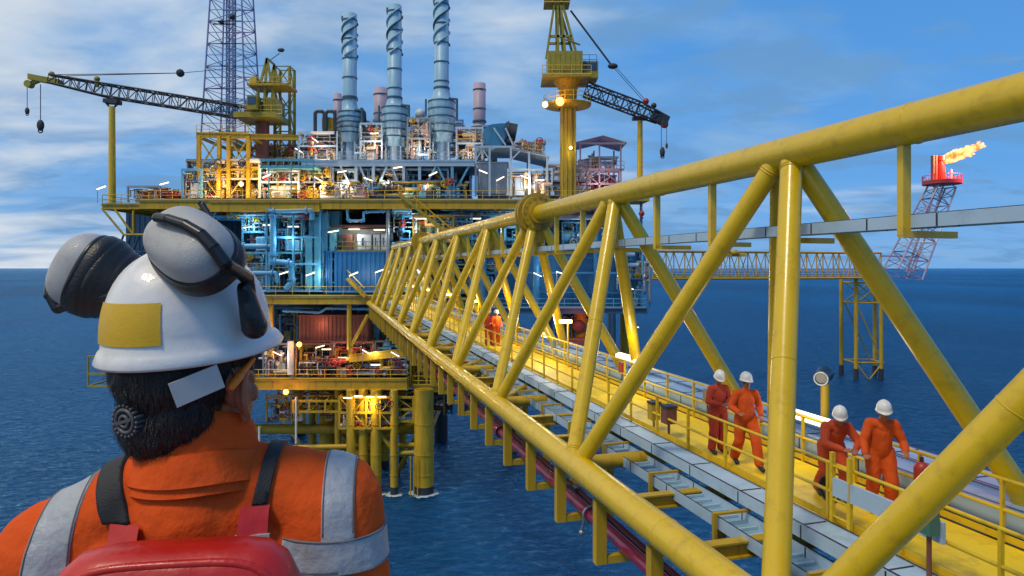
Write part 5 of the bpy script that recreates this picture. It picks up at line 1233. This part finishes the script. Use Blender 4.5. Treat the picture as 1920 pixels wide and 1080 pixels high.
# ------------------------------------------------------------------ the foreground worker
hx,hy=-.482,1.0
HR=thing('person','worker seen from behind with white helmet and grey earmuffs, closest to the camera','person',(0,0,0))
th=radians(70); pit=radians(4.5)
f0=V((cos(th),sin(th),0)); r=V((sin(th),-cos(th),0)); f=(f0*cos(pit)+V((0,0,1))*sin(pit)); u=r.cross(f)
HCn=V((-.474,1.0,-.168)); Z=V((0,0,1))
tth=radians(98); tf=V((cos(tth),sin(tth),0)); tr=V((sin(tth),-cos(tth),0))
NB=V((-.466,1.0,-.275))       # base of the neck
def T(a,b,k): return NB+tr*a+tf*b+Z*k
body=MB()
HC=HCn
head_mb(body,HC,f,r,u,1.0)
body.cap(NB-Z*.03,.060,HC-u*.055-f*.012,.056,18); body.ball(HC-f*.03-u*.05,(.066,.06,.07),16,10,(r,f,u))
shR,shL=T(.183,.01,-.100),T(-.200,.01,-.150); elR,elL=T(.226,-.02,-.42),T(-.262,-.01,-.45); wrR,wrL=T(.2,.16,-.60),T(-.22,.16,-.60)
body.cap(T(0,.02,-.2),.12,NB,.06); body.cap(T(0,0,-.62),.12,T(0,.02,-.2),.12)
for sh,el,wr,sd in ((shR,elR,wrR,1),(shL,elL,wrL,-1)):
    body.cap(NB-Z*.05,.05,sh,.055); body.cap(sh,.055,el,.042); body.cap(el,.042,wr,.027); hand_mb(body,wr,wr-el,Z,-tr*sd+tf*.3,1.0,.7)
    hp=T(.095*sd,0,-.66); kn=T(.11*sd,.03,-1.06); an=T(.12*sd,-.02,-1.40)
    body.cap(T(0,0,-.6),.11,hp,.09); body.cap(hp,.09,kn,.058); body.cap(kn,.056,an,.036); body.cap(an,.036,an+tf*.16-Z*.04,.03)
meshobj(remeshed(body,.0045,3),'body','skin',HR)
cl=MB()
cl.ball(T(0,.0,-.24),(.185,.118,.20),24,16,(tr,tf,Z)); cl.cap(T(0,0,-.62),.150,T(0,0,-.26),.150,20); cl.ball(T(0,-.01,-.09),(.135,.075,.07),20,12,(tr,tf,Z))
cl.ball(T(.09,-.045,-.22),(.085,.075,.12),16,12,(tr,tf,Z)); cl.ball(T(-.09,-.045,-.22),(.085,.075,.12),16,12,(tr,tf,Z))
for sh,el,wr,sd in ((shR,elR,wrR,1),(shL,elL,wrL,-1)):
    cl.cap(T(.05*sd,0,-.045),.062,sh+Z*.008,.074,20); cl.cap(sh,.086,el,.070,20); cl.cap(el,.070,wr-(wr-el)*.08,.05,16)
    hp=T(.095*sd,0,-.66); kn=T(.11*sd,.03,-1.06); an=T(.12*sd,-.02,-1.40)
    cl.cap(T(0,0,-.6),.14,hp,.115); cl.cap(hp,.115,kn,.085); cl.cap(kn,.083,an+Z*.02,.07)
cl.cap(T(0,-.022,-.085),.078,T(0,-.004,-.055),.068,20)
cme=remeshed(cl,.0075,4,.0085,7.5)
co_=meshobj(cme,'coverall','orange_vest',HR)
# collar: standing band plus folded edge
def cring(k,ra,rb,cx=0,cy=0,tilt=.0): return [T(cx+ra*.86*sin(a),cy+rb*1.0*cos(a),k+.006+(tilt-.022)*cos(a)+.003*sin(3*a+1)) for a in [2*pi*i/64 for i in range(64)]]
q=MB(); q.grid([cring(-.064,.116,.098),cring(-.035,.104,.088),cring(.0,.096,.080),cring(.030,.089,.074,tilt=-.004),cring(.040,.086,.071,tilt=-.006),cring(.038,.080,.066,tilt=-.006),cring(-.02,.078,.064)],close=True)
q.build('collar','orange_vest',HR)
q=MB(); q.grid([cring(-.050,.117,.100),cring(-.038,.112,.095),cring(-.012,.103,.087),cring(-.007,.099,.083),cring(-.014,.096,.080)],close=True); q.build('collar_fold','orange_vest',HR)
# reflective tape and webbing cut from the coverall surface itself
def patch(name,planes,off,m,parent=HR,pred=None):
    bm=bmesh.new(); bm.from_mesh(cme)
    for co3,no3 in planes:
        g=bm.verts[:]+bm.edges[:]+bm.faces[:]; bmesh.ops.bisect_plane(bm,geom=g,plane_co=co3,plane_no=no3,clear_outer=True)
    if pred:
        dl=[fc for fc in bm.faces if not pred(fc.calc_center_median())]; bmesh.ops.delete(bm,geom=dl,context='FACES')
    bm.normal_update()
    nm={v:v.normal.copy() for v in bm.verts}
    for v,n_ in nm.items(): v.co+=n_*off
    ext=bmesh.ops.extrude_edge_only(bm,edges=[e for e in bm.edges if e.is_boundary])
    for v in [x for x in ext['geom'] if isinstance(x,bmesh.types.BMVert)]: 
        n_=min(nm.items(),key=lambda kv:0)[1] if False else v.normal
    me=bpy.data.meshes.new(name); 
    for v in [x for x in ext['geom'] if isinstance(x,bmesh.types.BMVert)]:
        src=[e.other_vert(v) for e in v.link_edges if e.other_vert(v) in nm]
        if src: v.co-=nm[src[0]]*(off*1.6)
    bm.to_mesh(me); bm.free()
    for p in me.polygons: p.use_smooth=True
    return meshobj(me,name,m,parent)
def slab(p,n,w_): n=V(n).normalized(); return [(V(p)+n*w_/2,n),(V(p)-n*w_/2,-n)]
# shoulder bands
ZB=-.128
patch('reflective_tape',slab(T(.205,0,0),tr*1+Z*.02,.044)+[(T(0,0,ZB-.02),-Z)],.0022,'tape')
patch('reflective_tape',slab(T(-.165,0,0),tr*1-Z*.12,.056)+[(T(0,0,-.30),-Z)],.0022,'tape')
patch('reflective_tape',slab(T(0,0,ZB),Z*1+tr*.06,.046)+[(T(.13,0,0),-tr)],.0034,'tape')
patch('reflective_tape',slab(T(0,0,-.27),Z,.05)+[(T(-.16,0,0),tr)],.0034,'tape')
for dz in (-.023,.023): patch('seam',slab(T(0,0,ZB+dz),Z*1+tr*.06,.0018)+[(T(.13,0,0),-tr)],.0046,'seam')
for dxx in (-.020,.020): patch('seam',slab(T(.205+dxx,0,0),tr*1+Z*.02,.0018)+[(T(0,0,ZB+.02),-Z)],.0034,'seam')
for dxx in (-.026,.026): patch('seam',slab(T(-.165+dxx,0,0),tr*1-Z*.12,.0018)+[(T(0,0,-.30),-Z)],.0034,'seam')
patch('shoulder_strap',slab(T(-.098,0,-.05),tr*1+Z*.35,.036)+[(T(0,0,-.078),-Z)],.0065,'black_web')
patch('shoulder_strap',slab(T(.100,0,-.05),tr*1-Z*.15,.020)+[(T(0,0,-.062),-Z)],.0065,'black_web')
from mathutils.bvhtree import BVHTree
bvh=BVHTree.FromPolygons([v.co for v in cme.vertices],[tuple(p.vertices) for p in cme.polygons])
def surf(a,k,off=0):
    h_=bvh.ray_cast(T(a,-1,k),tf); return (h_[0]-tf*off) if h_[0] is not None else T(a,-.12,k)
# red harness pack on the back
q=MB(); bc=T(.030,-.185,-.222)
def bagring(k,sx,sy): 
    o=[]
    for i in range(48):
        a=2*pi*i/48; ca,sa=cos(a),sin(a); o.append(bc+tr*(math.copysign(abs(ca)**.55,ca)*sx)+tf*(math.copysign(abs(sa)**.7,sa)*sy)+Z*k)
    return o
rows=[[bc+Z*.158]*48]
for k,sx,sy in ((.157,.085,.018),(.150,.112,.034),(.135,.130,.044),(.10,.146,.052),(.04,.152,.056),(-.1,.152,.058),(-.2,.148,.055),(-.25,.12,.04),(-.255,.05,.02)): rows.append(bagring(k,sx,sy))
q.grid(rows,close=True); bag=q.build('harness_pack','red_bag',HR)
q=MB(); pts=[]
for i in range(41):
    a=pi*i/40; ca=cos(a); pts.append(bc+tr*(math.copysign(abs(ca)**.42,ca)*.138)+tf*-.034+Z*(-.03+abs(sin(a))**.55*.176))
q.poly(pts,.0055,n=8); q.build('piping','red_bag',bag)
q=MB()
pass
for a_,k_,w_ in ((-.074,-.098,.022),(.094,-.084,.019)):
    pts=[[surf(a_+x*w_,k_+.022-.05*j/5,.009+.004*j) for x in (-1,-.5,0,.5,1)] for j in range(6)]
    q=MB(); q.grid(pts); q.grid([[p+tf*.004 for p in rw] for rw in pts]); q.build('strap_tab','red_bag',HR)
    b_=surf(a_,k_-.016,.020); q=MB(); q.obox(b_,tr*(w_+.004),tf*.003,Z*.0045); q.build('strap_buckle','tape',HR)
# hair: fuller back and sides, short at the nape
q=MB(); q.ball(HC-f*.024+u*.026,(.084,.098,.080),28,18,(r,f,u)); q.ball(HC-f*.046-u*.030-r*.004,(.074,.060,.068),24,16,(r,f,u)); q.cap(HC-f*.046-u*.070-r*.020,.046,HC-f*.050-u*.045-r*.012,.062,18)
for k in (-1,1): q.cap(HC+r*(.071*k)+f*.022+u*.035,.016,HC+r*(.070*k)+f*.024-u*.012,.010,10)
hm=remeshed(q,.005,2,.004,60); meshobj(hm,'hair','hair',HR)
hg=random.Random(3); st=MB(); pl=[q_ for q_ in hm.polygons]
for i in range(9000):
    fc=hg.choice(pl); nrm_=V(fc.normal); c_=V(fc.center)
    dn=(-u+f*.25*hg.uniform(-1,1)-f*.15+r*.15*hg.uniform(-1,1)); dn=(dn-nrm_*dn.dot(nrm_)).normalized(); sd_=dn.cross(nrm_)
    c_=c_+sd_*hg.uniform(-.002,.002); L_=hg.uniform(.008,.017); w_=.0005
    a_=c_+nrm_*.0004; b_=c_+dn*L_*.5+nrm_*(.0022*hg.random()+.001); e_2=c_+dn*L_+nrm_*(.0035*hg.random())
    st.add([a_-sd_*w_,a_+sd_*w_,b_+sd_*w_,b_-sd_*w_,e_2],[(0,1,2,3),(3,2,4)])
st.build('hair_strands','hair',HR)
# ear, properly shaped, over the hair edge
def ear(sgn):
    q=MB(); ec=HC+r*(.088*sgn)+f*.002-u*.014; rows=[]; q.ball(ec-r*.004*sgn,(.006,.0175,.030),16,12,(r,f,u)); q.ball(ec-f*.006-r*.001*sgn+u*.008,(.007,.012,.018),14,10,(r,f,u))
    pts=[]
    for i in range(25):
        a=-1.3+i/24*4.0; pts.append(ec+f*(cos(a)*-.017-.0)+u*(sin(a)*.030*(1 if sin(a)>0 else 1.1))+r*(sgn*(.001+.013*(1+cos(a))*.5)))
    q.poly(pts,.0050,n=8); q.ball(ec-f*.002,(.007,.016,.028),14,10,(r,f,u)); q.ball(ec-f*.004-u*.034+r*.004*sgn,(.006,.009,.011),10,8,(r,f,u)); q.ball(ec+f*.016-u*.004,(.010,.008,.014),10,8,(r,f,u))
    return meshobj(remeshed(q,.0022,3),'ear','skin',HR)
ear(1); ear(-1)
# orange glasses temple tip and white chin-strap tab
q=MB(); a=HC+r*.099-f*.034+u*.004; b=HC+r*.094+f*.016+u*.032; q.cap(a,.0055,a.lerp(b,.35),.0065); q.cap(a.lerp(b,.35),.0055,b,.0035); q.build('glasses_tip','orange_clip',HR)
q=MB(); c=HC+r*.066-f*.066+u*.020; e1=(f*.86+r*.50-u*.05).normalized(); nrm=(r*.80-f*.60).normalized(); upv=nrm.cross(e1).normalized()
e1=(e1+Z*.32).normalized(); upv=nrm.cross(e1).normalized()
q.obox(c+nrm*.022-Z*.004,e1*.032,upv*.017,nrm*.0014); q.build('strap_tab','strap_white',HR)
# helmet
hc=HC+u*.055-r*.002-f*.002; HS_=.955
H=helmet_parts(HR,hc,f,r,u,HS_)
HP=lambda a,b,k: hc+r*a+f*b+u*k
# drip-edge / side slot
# headband knob at the back
q=MB(); kc=HC-f*.109-u*.030-r*.010; q.tube(kc+f*.006,kc-f*.006,.0225,.021,n=28); q.build('knob','black_plastic',H,local=True)
q=MB()
for i in range(20): a=2*pi*i/20; q.cap(kc+(r*cos(a)+u*sin(a))*.0212-f*.006,.0022,kc+(r*cos(a)+u*sin(a))*.0222+f*.005,.0022,6)
q.ring(kc-f*.006,f,.0155,.0025); q.ring(kc-f*.007,f,.0075,.0022); q.obox(kc-f*.0075,r*.014+u*.004,f*.0015,u*.0022); q.build('knob_grip','knob_grey',H,local=True)
q=MB()
for i in range(21):
    pass
band=[HC+r*(.086*sin(a))-f*(.1045*cos(a))-u*(.022-.034*abs(sin(a))) for a in [ -1.5+3.0*i/24 for i in range(25)]]
q.grid([[p+u*.009 for p in band],[p-u*.009 for p in band]]); q.grid([[p*1+u*.009 for p in band],[p+(HC-p).normalized()*.003+u*.009 for p in band]]); q.build('headband','black_plastic',H,local=True)
# yellow reflective sticker on the back-left of the shell (offset copy of the shell surface)
def shell(a,k,off=0):        # a: angle from forward, clockwise seen from above; k 0..1 up the dome
    s=HS_; t=k*pi/2; kk=sin(t)**.92*.142; w_=cos(t)**.80
    p=hc+r*(.108*w_*sin(a)*s)+f*(.130*w_*cos(a)*s)+u*((.010+kk)*s)
    n_=(r*sin(a)/.108+f*cos(a)/.130).normalized()*cos(t*.9)+u*sin(t*.9)
    return p+n_.normalized()*off
q=MB(); rows=[]
for i in range(9):
    k=.035+.26*i/8; rows.append([shell(radians(147+64*j/16),k,.0016) for j in range(17)])
q.grid(rows); st_=q.build('sticker','sticker',H,local=True)
# ear muffs folded up on the shell
def cup(c,n_,maj,name,rp=.066,rq=.053):
    n_=V(n_).normalized(); maj=V(maj); maj=(maj-n_*maj.dot(n_)).normalized(); mi=n_.cross(maj)
    P=lambda x,y,z: c+maj*x+mi*y+n_*z
    def rg(k,z,e=2.4):
        o=[]
        for i in range(56):
            a=2*pi*i/56; ca,sa=cos(a),sin(a); o.append(P(math.copysign(abs(ca)**(2/e),ca)*rp*k,math.copysign(abs(sa)**(2/e),sa)*rq*k,z))
        return o
    q=MB(); rows=[rg(1.0,.0)]
    for i in range(1,13): t=i/12*pi/2; rows.append(rg(max(.001,cos(t)**.55),.006+sin(t)**1.0*.040))
    q.grid(rows,close=True); sh_=q.build('earmuff_cup','cup_grey',H,local=True)
    q=MB(); q.grid([rg(.6,-.026),rg(.98,-.026),rg(1.09,-.019),rg(1.10,-.006),rg(1.03,.000),rg(1.04,.003),rg(.96,.006)],close=True); q.build('cushion','black_foam',sh_,local=True)
    q=MB(); q.grid([rg(1.035,-.002),rg(1.055,.001),rg(1.05,.004),rg(1.0,.006)],close=True); q.build('rim','black_plastic',sh_,local=True)
    return sh_,P,n_,maj,mi
def px(X,Y,d): return W(X,Y,d)
rc=px(362,468,.90)
n_r=V((-.13,-.80,.58)); mj=V((.62,.30,-.74))
sh_,P,nn_,mj_,mi_=cup(rc,n_r,mj,'earmuff_cup',.069,.048)
q=MB()
arm=[P(-.030,-.004,.052),P(-.010,.002,.055),P(.015,.010,.052),P(.040,.014,.045),P(.062,.012,.034),P(.080,.008,.018),px(463,520,.925),px(468,560,.935),px(476,600,.935)]
# the wire arm: flattened black bar with a rubber slot piece
for i,(a,b) in enumerate(zip(arm,arm[1:])): q.cap(a,.0065+.0005*i,b,.0065+.0005*(i+1),12)
q.build('earmuff_arm','black_plastic',H,local=True)
q=MB(); q.cap(px(459,540,.925),.011,px(477,612,.94),.0185,16); q.cap(px(466,575,.925),.009,px(470,600,.925),.009,12); me=remeshed(q,.003,2,0); meshobj(me,'slot_mount','black_plastic',H)
q=MB(); q.cap(px(380,384,.925),.004,px(420,450,.91),.004); q.cap(px(420,450,.91),.004,px(456,525,.92),.004); q.cap(px(374,380,.925),.003,px(452,500,.925),.003); q.build('wire_loop','black_plastic',H,local=True)
lc=px(168,512,1.03)
sl_,P2,n2_,mj2,mi2=cup(lc,V((-.90,-.16,.42)),V((.32,.1,.85)),'earmuff_cup',.060,.050)
# thick soft cushion stack between cup and shell on the far side
q=MB(); 
for k,(dz,rr) in enumerate(((-.022,1.08),(-.034,1.0),(-.048,.93),(-.062,.80))):
    pts=[P2(cos(a)*.060*rr*.86,sin(a)*.050*rr*.86,dz) for a in [2*pi*i/40 for i in range(41)]]; q.poly(pts,.0105-.001*k,n=10)
q.ball(P2(0,0,-.045),(.048,.040,.026),24,14,(mj2,mi2,n2_)); me=remeshed(q,.003,3); meshobj(me,'cushion','black_foam',sl_)
q=MB(); q.cap(P2(-.052,-.01,.030),.008,P2(-.064,-.012,.012),.009); q.cap(P2(-.030,-.006,.042),.007,P2(-.052,-.01,.032),.008); q.cap(P2(-.064,-.012,.012),.008,shell(radians(255),.30,.006),.008); q.build('earmuff_arm','black_plastic',H,local=True)
for sd in (1,-1):
    an=T(.12*sd,-.02,-1.40); b=MB(); b.cap(an+Z*.06,.058,an,.06); b.cap(an-Z*.03,.05,an+tf*.17-Z*.04,.045); meshobj(remeshed(b,.012,2),'boot','boot',HR)
